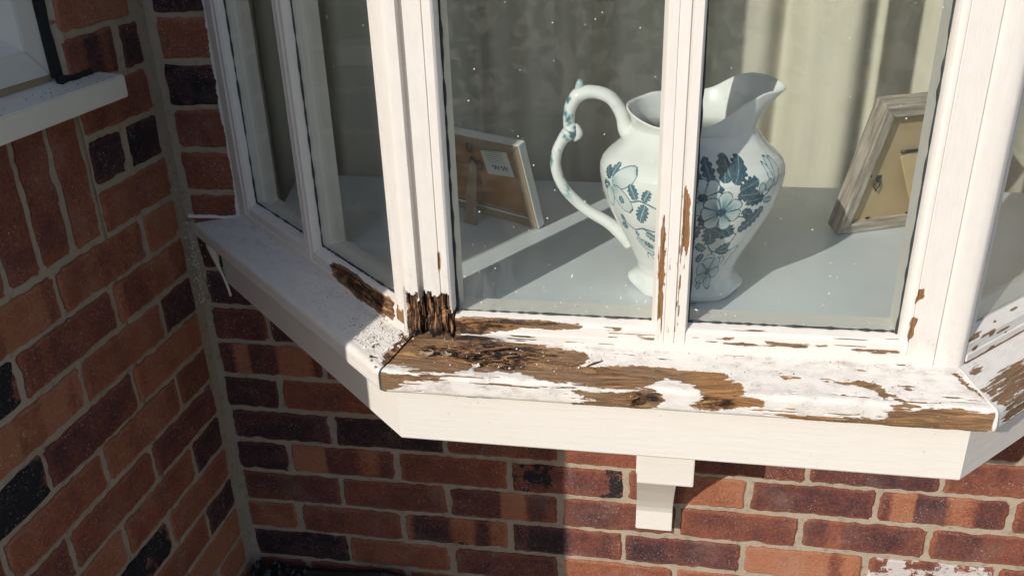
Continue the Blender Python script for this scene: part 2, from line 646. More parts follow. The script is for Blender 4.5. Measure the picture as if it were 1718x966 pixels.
def build_screen_hedge():  # unseen hedge added to cut low sky light indoors; also reflects in glass
    rng = np.random.default_rng(77)
    n = 12000
    x = rng.uniform(-7, 9, n)
    z = rng.random(n) ** .8 * (2.9 + .25 * np.sin(x * 1.7) + .2 * np.sin(x * 4.1 + 1))
    y = -5.6 + rng.normal(size=n) * .28 + .15 * np.sin(x * 2.3)
    V, Fc = [], []
    for i in range(n):
        s = .05 + .07 * rng.random()
        d = rng.normal(size=(2, 3))
        d1 = d[0] / np.linalg.norm(d[0]) * s
        d2 = np.cross(d[1], d1)
        d2 = d2 / np.linalg.norm(d2) * s * .55
        c = np.array([x[i], y[i], -.42 + z[i]])
        b = len(V)
        V += [c - d1, c + d2, c + d1, c - d2]
        Fc.append((b, b + 1, b + 2, b + 3))
    o = mesh("hedge", V, Fc, M['foliage'])
    tag(o, "unseen green garden hedge added opposite the bay window to screen low sky light", "hedge", kind='stuff')


build_screen_hedge()

# ------------------------------------------------------------------ brick walls
XC = -0.123                     # plane of the left wall
PITCH, CH = 0.225, 0.075


def brick_mesh(wd, ht, seed, depth=0.012, proud=0.0):
    rng = np.random.default_rng(seed)
    r = 0.0025 + rng.random() * 0.0045
    hw, hh = wd / 2, ht / 2
    pts = []
    def seg(p, q, n):
        for i in range(n):
            t = i / n
            pts.append((p[0] + (q[0] - p[0]) * t, p[1] + (q[1] - p[1]) * t))
    nl = max(3, int(wd / 0.012))
    nh = max(2, int(ht / 0.012))
    seg((-hw + r, -hh), (hw - r, -hh), nl)
    seg((hw - r, -hh), (hw, -hh + r), 2)
    seg((hw, -hh + r), (hw, hh - r), nh)
    seg((hw, hh - r), (hw - r, hh), 2)
    seg((hw - r, hh), (-hw + r, hh), nl)
    seg((-hw + r, hh), (-hw, hh - r), 2)
    seg((-hw, hh - r), (-hw, -hh + r), nh)
    seg((-hw, -hh + r), (-hw + r, -hh), 2)
    P = np.array(pts)
    n = len(P)
    c = P / np.maximum(np.hypot(P[:, :1] / hw, P[:, 1:] / hh), .3)
    jit = (rng.random(n) - .5) * 0.0036 + (np.convolve(np.r_[q0 := rng.random(n), q0[:4]], np.ones(5) / 5, 'valid')[:n] - .5) * 0.003
    d = P / (np.hypot(P[:, 0], P[:, 1])[:, None] + 1e-9)
    # nibbled arrises
    for k in range(rng.integers(1, 4)):
        i = rng.integers(n)
        jit[(i + np.arange(2)) % n] -= rng.random() * 0.004
    # jitter acts mostly across the nearest side
    nx = np.where(np.abs(P[:, 0]) > hw - r * 1.01, np.sign(P[:, 0]), 0)
    nz = np.where(np.abs(P[:, 1]) > hh - r * 1.01, np.sign(P[:, 1]), 0)
    P = P + np.stack([nx, nz], 1) * jit[:, None]
    vs_, fs = [], []
    tilt = (rng.random(2) - .5) * 0.02
    def front(q, y):
        return y + q[0] * tilt[0] + q[1] * tilt[1] * 1.5
    for q in P:
        vs_.append((q[0], depth, q[1]))
    for q in P:
        vs_.append((q[0] * 0.998, front(q, 0.0022 - proud), q[1] * 0.995))
    ins = P - np.stack([nx, nz], 1) * (0.0028 + 0.0015 * rng.random(n))[:, None]
    for q in ins:
        vs_.append((q[0], front(q, -proud + (rng.random() - .5) * 0.0006), q[1]))
    for a in (0, 1):
        for i in range(n):
            j = (i + 1) % n
            vs = (a * n + i, a * n + j, (a + 1) * n + j, (a + 1) * n + i)
            fs.append(vs)
    # inner face, as strip of quads between lower and upper points
    fs.append(tuple(range(2 * n, 3 * n)))
    me = bpy.data.meshes.new("brick")
    me.from_pydata(vs_, [], fs)
    me.update()
    return me


def put_brick(wall, u0, u1, z, ht, side, tone=0.4, band=0.0, soot=0.0, lime=0.0, seed=0):
    """side 0: main wall (face y=0, u=x); side 1: left wall (face x=XC, u=y)"""
    me = brick_mesh(u1 - u0, ht, seed)
    o = link("brick", me, M['brick'], wall)
    fix_normals(o)
    um = (u0 + u1) / 2
    if side == 0:
        o.matrix_basis = Matrix.Translation((um, 0, z))
    else:
        o.matrix_basis = Matrix.Translation((XC, um, z)) @ Matrix.Rotation(math.pi / 2, 4, 'Z')
    o["tone"] = float(tone)
    o["band"] = float(band)
    o["soot"] = float(soot)
    o["lime"] = float(lime)
    o["rnd"] = float((seed * 0.61803) % 1.0)
    return o


def mortar_sheet(name, u0, u1, z0, z1, side, hole=None, back=0.10):
    """slab of mortar 4 mm behind the brick faces"""
    du = 0.012
    nu, nz = int((u1 - u0) / du) + 2, int((z1 - z0) / du) + 2
    U, Z = np.meshgrid(np.linspace(u0, u1, nu), np.linspace(z0, z1, nz))
    D = 0.0038 + 0.0026 * (fbm(U * 40, Z * 40, 3, 5) - .5) + 0.003 * (fbm(U * 7, Z * 7, 2, 8) - .5)
    P = np.stack([U, D, Z], -1) if side == 0 else np.stack([XC - D, U, Z], -1)
    return P


def slab(name, u0, u1, z0, z1, side, parent=None, back=0.10):
    P = mortar_sheet(name, u0, u1, z0, z1, side)
    # wrap the sheet round to a solid slab
    B = P[:, [0, -1]].copy()
    if side == 0:
        B[..., 1] = back
        P = np.concatenate([B[:, :1], P, B[:, 1:]], 1)
        T = P[[0, -1]].copy()
        T[..., 1] = back
    else:
        B[..., 0] = XC - back
        P = np.concatenate([B[:, :1], P, B[:, 1:]], 1)
        T = P[[0, -1]].copy()
        T[..., 0] = XC - back
    P = np.concatenate([T[:1], P, T[1:]], 0)
    return grid_mesh(name, P, {}, M['mortar'], parent, smooth=True, flip=(side == 1))


main_wall = slab("brick_wall", XC - 0.1, 2.6, -0.45, 0.505, 0)
tag(main_wall, "red brick house wall with pale mortar running under the bay window", "brick wall", kind="thing")
up = slab("wall_pier", XC - 0.1, 0.012, 0.505, 1.9, 0, main_wall)
up2 = slab("wall_pier", 1.47, 2.6, 0.505, 1.9, 0, main_wall)
left_wall = slab("brick_wall", -1.19, -0.219, -0.45, 0.7725, 1)
tag(left_wall, "shaded brick side wall with soldier course beneath the small white window", "brick wall", kind="thing")
slab("wall_pier", -0.219, 0.012, -0.449, 2.6, 1, left_wall)
slab("wall_pier", -1.19, -0.95, 0.7725, 2.6, 1, left_wall)
slab("wall_pier", -0.95, -0.219, 1.55, 2.6, 1, left_wall)
box("return_wall", (-3.2, -1.19, -0.45), (XC - 0.1, -1.09, 2.6), M['mortar'], left_wall)

# main wall bricks: per course list of (tone, band, soot, lime)
MAIN = {
    -5: [(.5, .2, 0, 0), (.3, 0, 0, 0), (.6, 0, 0, 0)] + [(.42, .2, 0, 0)] * 5,
    -4: [(.7, 0, .3, 0), (.6, 0, 0, 0), (.5, 0, 0, 0)] + [(.45, 0, 0, 0)] * 4,
    -3: [(.95, 0, .45, 0), (.30, 0, 0, 0), (.62, 0, 0, 0), (.28, .2, 0, 0), (.30, .1, 0, 0), (.42, 0, 0, 0), (.5, 0, 0, 0)],
    -2: [(.28, .1, 0, 0), (.48, 0, 0, 0), (.52, .9, .35, 0), (.75, .5, .1, 0), (.72, 0, 0, 0), (.22, .9, 0, 0), (.55, .2, 0, .56), (.5, 0, .2, 0), (.5, 0, 0, 0)],
    -1: [(.60, 0, 0, 0), (.50, 0, 0, 0), (.38, 1.1, 0, .12), (.60, 0, 0, 0), (.50, .1, .15, 0), (.52, .3, .18, 0), (.56, .2, .25, 0), (.5, 0, 0, 0)],
    0: [(.85, 0, 0, 0), (.26, 1.2, .1, 0), (.45, 0, 0, 0), (.62, .2, .52, .3), (.36, .7, 0, 0), (.66, 0, .05, 0), (.34, 1.1, 0, 0), (.5, .2, 0, 0), (.45, 0, 0, 0)],
    1: [(.82, 0, 0, 0), (.95, 0, .4, 0), (.5, 0, 0, 0), (.4, 0, 0, 0), (.55, 0, .1, 0), (.72, 0, 0, 0), (.45, .1, 0, 0), (.6, 0, 0, 0)],
    2: [(.86, 0, 0, 0), (.42, 0, 0, 0), (.5, 0, 0, 0), (.5, 0, 0, 0), (.5, 0, 0, 0), (.6, 0, 0, 0), (.5, 0, 0, 0), (.65, 0, .2, 0), (.4, 0, 0, 0)],
    3: [(.42, 1.1, 0, 0), (.5, 0, 0, 0), (.5, 0, 0, 0), (.5, 0, 0, 0), (.5, 0, 0, 0), (.5, 0, 0, 0), (.7, 0, .2, 0), (.6, 0, 0, 0)],
    4: [(.74, .4, 0, 0), (.8, 0, 0, 0), (.5, 0, 0, 0)], 5: [(.92, 0, .2, 0), (.5, 0, 0, 0)], 6: [(.85, 0, .2, 0), (.5, 0, 0, 0)],
    7: [(.42, 0, 0, 0)], 8: [(.38, 0, 0, 0)], 9: [(.42, .1, 0, 0)], 10: [(.9, 0, .55, 0)], 11: [(.34, 0, 0, 0)], 12: [(.9, 0, .5, 0)], 13: [(.4, 0, 0, 0)], 14: [(.4, 0, 0, 0)],
}
seed = 100
for k in sorted(MAIN):
    z = k * CH
    if k % 2 == 0:
        edges = [(XC + 0.012, -0.006)] + [(i * PITCH + 0.005, (i + 1) * PITCH - 0.006) for i in range(11)]
    else:
        o_ = 0.1125 - 0.012
        edges = [(XC + 0.014, o_ - 0.005)] + [(o_ + i * PITCH + 0.005, o_ + (i + 1) * PITCH - 0.006) for i in range(11)]
    for i, tn in enumerate(MAIN[k]):
        u0, u1 = edges[i]
        if k >= 7:
            u1 = 0.008
        seed += 1
        random.seed(seed)
        j = (random.random() - .5) * 0.004
        if i == 0:
            u1 += j
        else:
            u0 += j
            u1 += (random.random() - .5) * 0.003
        put_brick(main_wall, u0, u1, z + (random.random() - .5) * 0.002, 0.0652 + (random.random() - .5) * 0.003, 0, *tn, seed=seed)

LEFT = {}
Y0 = -0.016
for k in range(-5, 15):
    z = k * CH
    if k % 2:
        edges = [(Y0 - 0.1125 + 0.005, Y0 - 0.010)] + [(Y0 - 0.1125 - (i + 1) * PITCH + 0.005, Y0 - 0.1125 - i * PITCH - 0.005) for i in range(5)]
    else:
        edges = [(Y0 - (i + 1) * PITCH + 0.005, Y0 - i * PITCH - (0.010 if i == 0 else 0.005)) for i in range(5)]
    if k == 8:
        edges = [(-0.216, -0.024)]
    elif k == 9:
        edges = [(-0.216, -0.135), (-0.115, -0.032)]
    elif k == 10:
        edges = [(-0.214, -0.030)]
    elif k == 11:
        edges = [(-0.218, -0.100), (-0.080, -0.030)]
    elif k >= 12:
        edges = [(-0.218, -0.040)]
    for i, (u0, u1) in enumerate(edges):
        if u1 < -1.19:
            continue
        u0 = max(u0, -1.188)
        seed += 1
        random.seed(seed)
        tn = [random.choice([.12, .2, .28, .34, .4, .5, .62]), random.choice([0, 0, .2, .5]), 0, 0]
        if (k, i) in ((5, 0), (1, 0), (-1, 0), (9, 0)):
            tn = [.85, 0, .1, 0]
        elif (k, i) == (3, 0):
            tn = [.5, 0, 0, .06]
        elif (k, i) in ((9, 1),):
            tn = [.95, 0, .5, 0]
        elif (k, i) == (11, 1):
            tn = [.8, 0, .2, 0]
        elif (k, i) in ((6, 2), (4, 2), (0, 1)):
            tn = [.5, 0, .72, 0]
        elif (k, i) == (2, 2):
            tn = [.5, .1, 0, 0]
        put_brick(left_wall, u0, u1, z + (random.random() - .5) * 0.002, 0.0652 + (random.random() - .5) * 0.003, 1, *tn, seed=seed)
for i in range(10):
    seed += 1
    random.seed(seed)
    y1 = -0.232 - i * 0.0715
    u0, u1 = y1 - 0.060 + (random.random() - .5) * .004, y1 + (random.random() - .5) * .004
    put_brick(left_wall, u0, u1, 0.568 + 0.1, 0.198, 1, random.choice([.4, .45, .5]), 0.0, 0, 0, seed=seed)

# black pipe running along the foot of the wall
cab = spline([(-0.115, -0.030, -0.285), (-0.06, -0.020, -0.278), (0.03, -0.016, -0.280), (0.10, -0.018, -0.273), (0.165, -0.020, -0.262), (0.23, -0.022, -0.268), (0.32, -0.022, -0.292), (0.45, -0.022, -0.325), (0.7, -0.022, -0.37)], 90)
pipe = empty("pipe", (-0.115, -0.03, -0.285))
tag(pipe, "thin black plastic pipe sagging along the foot of the brick wall", "pipe")
tube("pipe_run", cab, 0.0085, M['cable'], pipe, seg=12)
for t in (18, 46, 47):
    q = cab[t]
    d = cab[t + 1] - cab[t]
    tube("pipe_joint", [q, q + d * 1.2], 0.0112, M['cable'], pipe, seg=12)
# dark debris caught in the corner
def chips(name, pts, size, mat, seed, flat=0.25, ordn=5):
    rng = np.random.default_rng(seed)
    V, Fc = [], []
    for (x, y, z, nx, ny, nz) in pts:
        s = float(size * (0.4 + rng.random() * 1.1))
        a = float(rng.random() * 6.28)
        nrm = Vector((nx, ny, nz)).normalized()
        nrm = (nrm + Vector(rng.normal(size=3)) * 0.25).normalized()
        t1 = nrm.orthogonal().normalized()
        t2 = nrm.cross(t1)
        st = 0.35 + rng.random() * 0.6
        b = len(V)
        k = ordn
        for j in range(k):
            an = a + 2 * math.pi * j / k
            rr = float(s * (0.6 + 0.6 * rng.random()))
            cx, cy = math.cos(an) * rr, math.sin(an) * rr * st
            q = t1 * cx * math.cos(a) - t1 * cy * math.sin(a) + t2 * cx * math.sin(a) + t2 * cy * math.cos(a)
            lift = float(flat * s * (0.3 + rng.random()))
            V.append(Vector((x, y, z)) + q + nrm * lift)
        V.append(Vector((x, y, z)) + nrm * flat * s * 1.3)
        V.append(Vector((x, y, z)) - nrm * 0.0004)
        for j in range(k):
            Fc.append((b + j, b + (j + 1) % k, b + k))
            Fc.append((b + (j + 1) % k, b + j, b + k + 1))
    return mesh(name, V, Fc, mat)


rng = np.random.default_rng(3)
pts = [(-0.11 + abs(rng.normal()) * .05, -0.01 - abs(rng.normal()) * .03, -0.29 + rng.normal() * .012, rng.normal(), -1, .6) for _ in range(160)]
o = chips("corner_debris", pts, 0.008, M['cable'], 4, 0.6)
tag(o, "black crumbled debris caught in the wall corner beside the pipe", "debris", kind='stuff')
pts = [(XC + abs(rng.normal()) * .012, -0.004 - abs(rng.normal()) * .012, 0.43 + rng.normal() * .045, 1, -1, .5) for _ in range(150)]
o = chips("cobweb_debris", pts, 0.0014, M['flake'], 5, 0.6)
tag(o, "pale flakes caught in old web in the corner by the sill end", "debris", kind='stuff')

# ------------------------------------------------------------------ small white window in the left wall
def upvc():
    t = empty("plastic_window", (XC, -0.6, 0.79))
    tag(t, "small white plastic window recessed in the shaded side wall", "window", kind="thing")
    x0 = XC - 0.02
    yr, yl, zb, zt = -0.234, -0.95, 0.812, 1.55
    fw = 0.038
    dep = 0.06
    def bar(name, pts, mat):
        # pts polygon in (y,z); extruded in x from x0-dep to x0
        n = len(pts)
        V = [(x0, y, z) for y, z in pts] + [(x0 - dep, y, z) for y, z in pts]
        Fc = [tuple(range(n)), tuple(range(2 * n - 1, n - 1, -1))] + [(i, (i + 1) % n, n + (i + 1) % n, n + i) for i in range(n)]
        o = mesh(name, V, Fc, mat, t)
        fix_normals(o)
        bm = bmesh.new(); bm.from_mesh(o.data)
        bmesh.ops.bevel(bm, geom=bm.edges[:], offset=0.0012, segments=2, affect='EDGES')
        bm.to_mesh(o.data); bm.free()
    g = 0.0004
    bar("frame_bar", [(yr, zb), (yr, zt), (yr - fw, zt - fw), (yr - fw, zb + fw + g)], M['upvc'])
    bar("frame_bar", [(yr - g, zb), (yr - fw - g, zb + fw), (yl + fw, zb + fw), (yl, zb)], M['upvc'])
    bar("frame_bar", [(yl, zb), (yl + fw, zb + fw), (yl + fw, zt - fw), (yl, zt)], M['upvc'])
    bar("frame_bar", [(yl, zt), (yl + fw, zt - fw), (yr - fw, zt - fw), (yr, zt)], M['upvc'])
    # sloping glazing beads
    a0, a1 = fw, fw + 0.034
    def bead(p0, p1, q1, q0):
        V = [(x0 - 0.003, *p0), (x0 - 0.003, *p1), (x0 - 0.022, *q1), (x0 - 0.022, *q0)]
        V += [(x - 0.012, y, z) for x, y, z in V]
        fix_normals(mesh("glazing_bead", V, [(0, 1, 2, 3), (7, 6, 5, 4), (0, 4, 5, 1), (1, 5, 6, 2), (2, 6, 7, 3), (3, 7, 4, 0)], M['upvc'], t))
    bead((yr - a0, zb + a0), (yr - a0, zt - a0), (yr - a1, zt - a1), (yr - a1, zb + a1))
    bead((yr - a0, zb + a0), (yl + a0, zb + a0), (yl + a1, zb + a1), (yr - a1, zb + a1))
    bead((yl + a0, zb + a0), (yl + a0, zt - a0), (yl + a1, zt - a1), (yl + a1, zb + a1))
    bead((yl + a0, zt - a0), (yr - a0, zt - a0), (yr - a1, zt - a1), (yl + a1, zt - a1))
    box("glass_pane", (x0 - 0.030, yl + a1 - .004, zb + a1 - .004), (x0 - 0.026, yr - a1 + .004, zt - a1 + .004), M['glass'], t)
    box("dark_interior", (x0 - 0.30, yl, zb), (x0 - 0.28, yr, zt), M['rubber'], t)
    # sill
    bm = bmesh.new()
    prof = [(XC - 0.045, 0.806), (XC + 0.040, 0.797), (XC + 0.040, 0.764), (XC + 0.034, 0.764), (XC - 0.045, 0.776)]
    ya, yb = -0.152, -1.0
    n = len(prof)
    V = [(x, ya, z) for x, z in prof] + [(x, yb, z) for x, z in prof]
    Fc = [tuple(range(n)), tuple(range(2 * n - 1, n - 1, -1))] + [(i, (i + 1) % n, n + (i + 1) % n, n + i) for i in range(n)]
    o = mesh("window_sill", V, Fc, M['upvc_sill'], t)
    fix_normals(o)
    bm = bmesh.new(); bm.from_mesh(o.data)
    bmesh.ops.bevel(bm, geom=bm.edges[:], offset=0.002, segments=2, affect='EDGES')
    bm.to_mesh(o.data); bm.free()
    # black sealant
    z = np.linspace(zb - 0.012, zt, 90)
    tube("sealant", [(XC - 0.015 + 0.001 * math.sin(q * 40), -0.2265 + 0.0012 * math.sin(q * 57), q) for q in z], [0.0032 + 0.0014 * vn(q * 90, 0.0, 2) for q in z], M['rubber'], t, seg=10, flat=2.1)
    yy = np.linspace(-0.245, -0.172, 40)
    tube("sealant", [(XC - 0.002 + 0.002 * math.sin(q * 200), q, 0.8045 + 0.001 * math.sin(q * 130)) for q in yy], [0.004 + 0.0030 * vn(q * 150, 0.0, 3) for q in yy], M['rubber'], t, seg=8)
    box("sill_seal", (x0 - 0.006, yl, 0.8035), (x0 + 0.001, yr - 0.002, 0.8125), M['tape'], t)


upvc()
rng = np.random.default_rng(8)
pts = [(XC + rng.random() * .038, -0.16 - rng.random() * .35, 0, .1, 0, 1) for _ in range(60)]
pts = [(x, y, 0.8015 - (x - XC) * 0.106 + .0003, a, b, c) for x, y, _, a, b, c in pts]
o = chips("sill_grit", pts, 0.0010, M['crumb'], 9, 0.4)
tag(o, "dark grit scattered on the small white window's sill", "grit", kind='stuff')

# ------------------------------------------------------------------ bay window
C0 = np.array([0.412, -0.41])
C1 = np.array([1.062, -0.41])
AL, AR = math.radians(43.5), math.radians(45)
EL, NL = np.array([-math.cos(AL), math.sin(AL)]), np.array([-math.sin(AL), -math.cos(AL)])
ER, NR = np.array([math.cos(AR), math.sin(AR)]), np.array([math.sin(AR), -math.cos(AR)])
KL, KR = math.tan(AL / 2), math.tan(AR / 2)


def Lp(e, w):
    return tuple(C0 + e * EL + w * NL)


def Fp(x, w):
    return (x, -0.41 - w)


def Rp(e, w):
    return tuple(C1 + e * ER + w * NR)


FRONT = (np.array([0.0, -0.41]), np.array([1.0, 0]), np.array([0, -1.0]))
LEFTF = (C0, EL, NL)
RIGHTF = (C1, ER, NR)
fr_ends = (lambda w: C0[0] - KL * w, lambda w: C1[0] + KR * w)
lf_ends = (lambda w: -KL * w, lambda w: (0.41 + math.cos(AL) * w + 0.004) / math.sin(AL))
rf_ends = (lambda w: -KR * w, lambda w: (0.41 + math.cos(AR) * w + 0.004) / math.sin(AR))

bay = empty("bay_window", (0.74, -0.2, 0.388))
tag(bay, "canted bay window with peeling cream paint and a rotten corner sill", "bay window", kind="thing")


def resample(P, d):
    P = np.array(P, float)
    L = np.r_[0, np.cumsum(np.hypot(*np.diff(P, axis=0).T))]
    v = []
    for i in range(len(P) - 1):
        n = max(1, int(round((L[i + 1] - L[i]) / d)))
        v += list(np.linspace(L[i], L[i + 1], n, endpoint=False))
    v.append(L[-1])
    v = np.array(v)
    return np.stack([np.interp(v, L, P[:, 0]), np.interp(v, L, P[:, 1])], 1), v


def strip(name, base, prof, ends, ds, dv, fn=None, mat=None, parent=bay, gap=(0, 0), back=None, closed=True):
    """sweep a (w,z) profile along a facet; fn(S,V) -> dict(bare,rot,dirt,wear,disp)"""
    Q, v = resample(prof, dv)
    nvis = len(Q)
    if back:
        Qb = np.array(back, float)
        Q = np.concatenate([Q, Qb])
        v = np.concatenate([v, v[-1] + 0.01 * np.arange(1, len(Qb) + 1)])
    o, e, n = base
    s0 = np.array([ends[0](q[0]) for q in Q]) + gap[0]
    s1 = np.array([ends[1](q[0]) for q in Q]) - gap[1]
    ns = max(2, int((s1 - s0).max() / ds))
    t = np.linspace(0, 1, ns)
    S = s0[:, None] + (s1 - s0)[:, None] * t[None]
    V = np.repeat(v[:, None], ns, 1)
    W = np.repeat(Q[:, :1], ns, 1)
    Z = np.repeat(Q[:, 1:], ns, 1)
    at = dict(bare=np.zeros_like(S), rot=np.zeros_like(S), dirt=np.zeros_like(S), wear=np.zeros_like(S), stain=np.zeros_like(S), warm=np.zeros_like(S), disp=np.zeros_like(S))
    if fn:
        at.update(fn(S, V))
    if back:
        for k_ in ('bare', 'rot', 'stain', 'dirt', 'wear'):
            at[k_] = np.array(at[k_]) * np.ones_like(S)
            at[k_][nvis:] = 0
    # profile normals
    dQ = np.gradient(Q, axis=0)
    nw, nz = -dQ[:, 1], dQ[:, 0]
    ln = np.hypot(nw, nz) + 1e-9
    nw, nz = nw / ln, nz / ln
    d = at.pop('disp')
    if back:
        d[nvis - 1:] = 0
    W2 = W + d * np.abs(nw)[:, None]
    Z2 = Z + d * np.abs(nz)[:, None]
    XY = o[None, None] + S[..., None] * e + W2[..., None] * n
    P = np.concatenate([XY, Z2[..., None]], -1)
    Vk = V.copy()
    for sk, vk, rs, rv in KNOTS if base is FRONT and prof is SILL else ():
        g_ = np.exp(-((S - sk) / rs) ** 2 - ((V - vk) / rv) ** 2)
        Vk = Vk + (vk - V) * .85 * g_ + .004 * g_
    at['suv'] = np.stack([S + base[1][0] * 3.1, Vk, np.zeros_like(S)], -1)
    ob = grid_mesh(name, P, at, mat or M['weath'], parent, wrap_v=closed)
    # close the two ends
    bm = bmesh.new()
    bm.from_mesh(ob.data)
    bm.verts.ensure_lookup_table()
    nr, nc = S.shape
    if closed:
        for col in (0, nc - 1):
            try:
                bm.faces.new([bm.verts[r * nc + col] for r in range(nr)])
            except ValueError:
                pass
    bmesh.ops.recalc_face_normals(bm, faces=bm.faces)
    bm.to_mesh(ob.data)
    bm.free()
    ob.data.set_sharp_from_angle(angle=math.radians(40))
    return ob


SILL = [(0, .520), (.050, .5055)] + [(.0535 + .0085 * math.sin(t), .4965 + .0085 * math.cos(t)) for t in np.linspace(.25, math.pi / 2, 5)] + [(.062, .482)] + [(.055 + .007 * math.cos(t), .480 - .007 * math.sin(t)) for t in np.linspace(.3, math.pi / 2, 4)]
SILL_BACK = [(.030, .473), (-.05, .473), (-.05, .5195), (-.03, .5215)]
RAIL = [(0, .5195), (0, .531), (-.002, .532), (-.002, .545), (-.006, .549), (-.020, .5535)]
RAIL_BACK = [(-.0205, .5519), (-.057, .5519), (-.058, .5509), (-.058, .5235), (-.03, .5225)]
FRONT_BARE = [[(0.387, 0.051), (0.415, 0.052), (0.449, 0.058), (0.473, 0.058), (0.492, 0.051), (0.501, 0.047), (0.507, 0.0515), (0.531, 0.0505), (0.56, 0.049), (0.577, 0.0525), (0.585, 0.06), (0.609, 0.061), (0.627, 0.062), (0.66, 0.066), (0.696, 0.0655), (0.703, 0.0625), (0.713, 0.0595), (0.722, 0.0525), (0.732, 0.044), (0.749, 0.0475), (0.765, 0.055), (0.768, 0.0595), (0.775, 0.0625), (0.776, 0.0675), (0.77, 0.0735), (0.761, 0.08), (0.761, 0.0845), (0.779, 0.0865), (0.807, 0.085), (0.82, 0.0805), (0.843, 0.075), (0.844, 0.0715), (0.836, 0.067), (0.819, 0.066), (0.81, 0.064), (0.822, 0.0575), (0.819, 0.0505), (0.815, 0.0445), (0.801, 0.039), (0.806, 0.036), (0.799, 0.0295), (0.787, 0.0305), (0.753, 0.028), (0.731, 0.0265), (0.714, 0.025), (0.687, 0.0285), (0.65, 0.0305), (0.632, 0.032), (0.64, 0.0175), (0.632, 0.008), (0.607, 0.0055), (0.587, 0.004), (0.586, 0.0), (0.543, 0.0), (0.497, 0.0), (0.435, 0.0), (0.412, 0.0), (0.408, 0.011), (0.396, 0.0275)], [(0.625, 0.069), (0.621, 0.0725), (0.632, 0.0785), (0.648, 0.0815), (0.653, 0.0835), (0.623, 0.088), (0.625, 0.093), (0.653, 0.093), (0.679, 0.093), (0.702, 0.093), (0.723, 0.087), (0.729, 0.079), (0.732, 0.073), (0.725, 0.066), (0.713, 0.0645), (0.682, 0.069), (0.652, 0.071)], [(0.383, 0.064), (0.405, 0.0645), (0.461, 0.0635), (0.467, 0.066), (0.461, 0.07), (0.437, 0.0715), (0.422, 0.0735), (0.411, 0.0785), (0.415, 0.081), (0.407, 0.084), (0.396, 0.0865), (0.39, 0.093), (0.381, 0.0875), (0.379, 0.0775)], [(0.856, 0.0865), (0.889, 0.0855), (0.92, 0.084), (0.941, 0.085), (0.976, 0.0805), (0.98, 0.0725), (1.002, 0.0675), (1.021, 0.0635), (1.048, 0.0645), (1.078, 0.066), (1.088, 0.063), (1.094, 0.071), (1.093, 0.085), (1.063, 0.091), (1.034, 0.093), (0.994, 0.093), (0.95, 0.093), (0.93, 0.0935), (0.906, 0.093), (0.89, 0.093)], [(0.921, 0.0335), (0.953, 0.0295), (0.968, 0.0315), (0.977, 0.0415), (0.991, 0.051), (0.999, 0.061), (1.003, 0.066), (1.0, 0.071), (0.984, 0.0705), (0.979, 0.065), (0.996, 0.064), (0.989, 0.0575), (0.978, 0.052), (0.972, 0.0585), (0.966, 0.046), (0.947, 0.0365)], [(0.988, 0.0335), (1.011, 0.033), (1.003, 0.039)], [(1.055, 0.007), (1.063, 0.016), (1.07, 0.0295), (1.09, 0.0525), (1.073, 0.04), (1.059, 0.0235)], [(0.863, 0.03), (0.883, 0.03), (0.869, 0.035)], [(0.908, 0.0325), (0.917, 0.031), (0.915, 0.036)], [(0.409, 0.0585), (0.435, 0.0575), (0.458, 0.061), (0.435, 0.0615)]]
RAIL_BARE = [[(0.458, 0.027), (0.482, 0.0325), (0.537, 0.034), (0.584, 0.0345), (0.61, 0.0325), (0.631, 0.0295), (0.626, 0.0245), (0.587, 0.0205), (0.557, 0.0215), (0.537, 0.016), (0.517, 0.014), (0.502, 0.0085), (0.457, 0.0075), (0.436, 0.002), (0.433, 0.019)], [(0.696, 0.019), (0.718, 0.018), (0.726, 0.0155), (0.701, 0.0145)], [(0.845, 0.021), (0.877, 0.02), (0.915, 0.0195), (0.884, 0.015), (0.85, 0.0175)], [(0.795, 0.0235), (0.81, 0.0255), (0.812, 0.0215), (0.799, 0.02)], [(0.941, 0.018), (0.97, 0.019), (1.0, 0.0185), (0.997, 0.015), (0.951, 0.0145)], [(0.668, 0.0295), (0.675, 0.0305), (0.676, 0.026), (0.67, 0.0255)], [(0.773, 0.0175), (0.823, 0.0165), (0.878, 0.017), (0.837, 0.014)]]
FRONT_ROT = [[(0.415, 0.0105), (0.467, 0.0), (0.543, 0.0), (0.575, 0.0135), (0.619, 0.01), (0.577, 0.0285), (0.543, 0.0465), (0.506, 0.0415), (0.458, 0.029), (0.427, 0.0255)], [(0.694, 0.071), (0.725, 0.066), (0.731, 0.073), (0.722, 0.0835), (0.687, 0.096)], [(0.769, 0.0645), (0.812, 0.0645), (0.82, 0.084), (0.766, 0.087)]]
LEFT_RAIL_BARE = [[(0.231, 0.0245), (0.225, 0.031), (0.208, 0.035), (0.175, 0.0355), (0.14, 0.0345), (0.121, 0.032), (0.087, 0.035), (0.063, 0.036), (0.047, 0.0325), (0.042, 0.0185), (0.043, 0.0075), (0.062, 0.006), (0.07, 0.002), (0.1, 0.004), (0.144, 0.0), (0.159, 0.005), (0.175, 0.0075), (0.205, 0.008), (0.224, 0.013)]]
RIGHT_BARE = [[(-0.009, 0.033), (0.04, 0.032), (0.067, 0.031), (0.083, 0.0345), (0.111, 0.036), (0.045, 0.09), (0.03, 0.09), (-0.001, 0.09), (-0.004, 0.0755), (-0.013, 0.0595), (-0.008, 0.0445)], [(0.006, 0.011), (0.027, 0.0075), (0.022, 0.0165), (0.008, 0.016)]]
LEFT_DIRT = [[(0.196, 0.0125), (0.164, 0.0), (0.003, 0.0), (-0.02, 0.021), (-0.024, 0.0595), (0.06, 0.0475)], [(0.65, 0.052), (0.601, 0.0), (0.378, 0.017), (0.391, 0.0435)]]
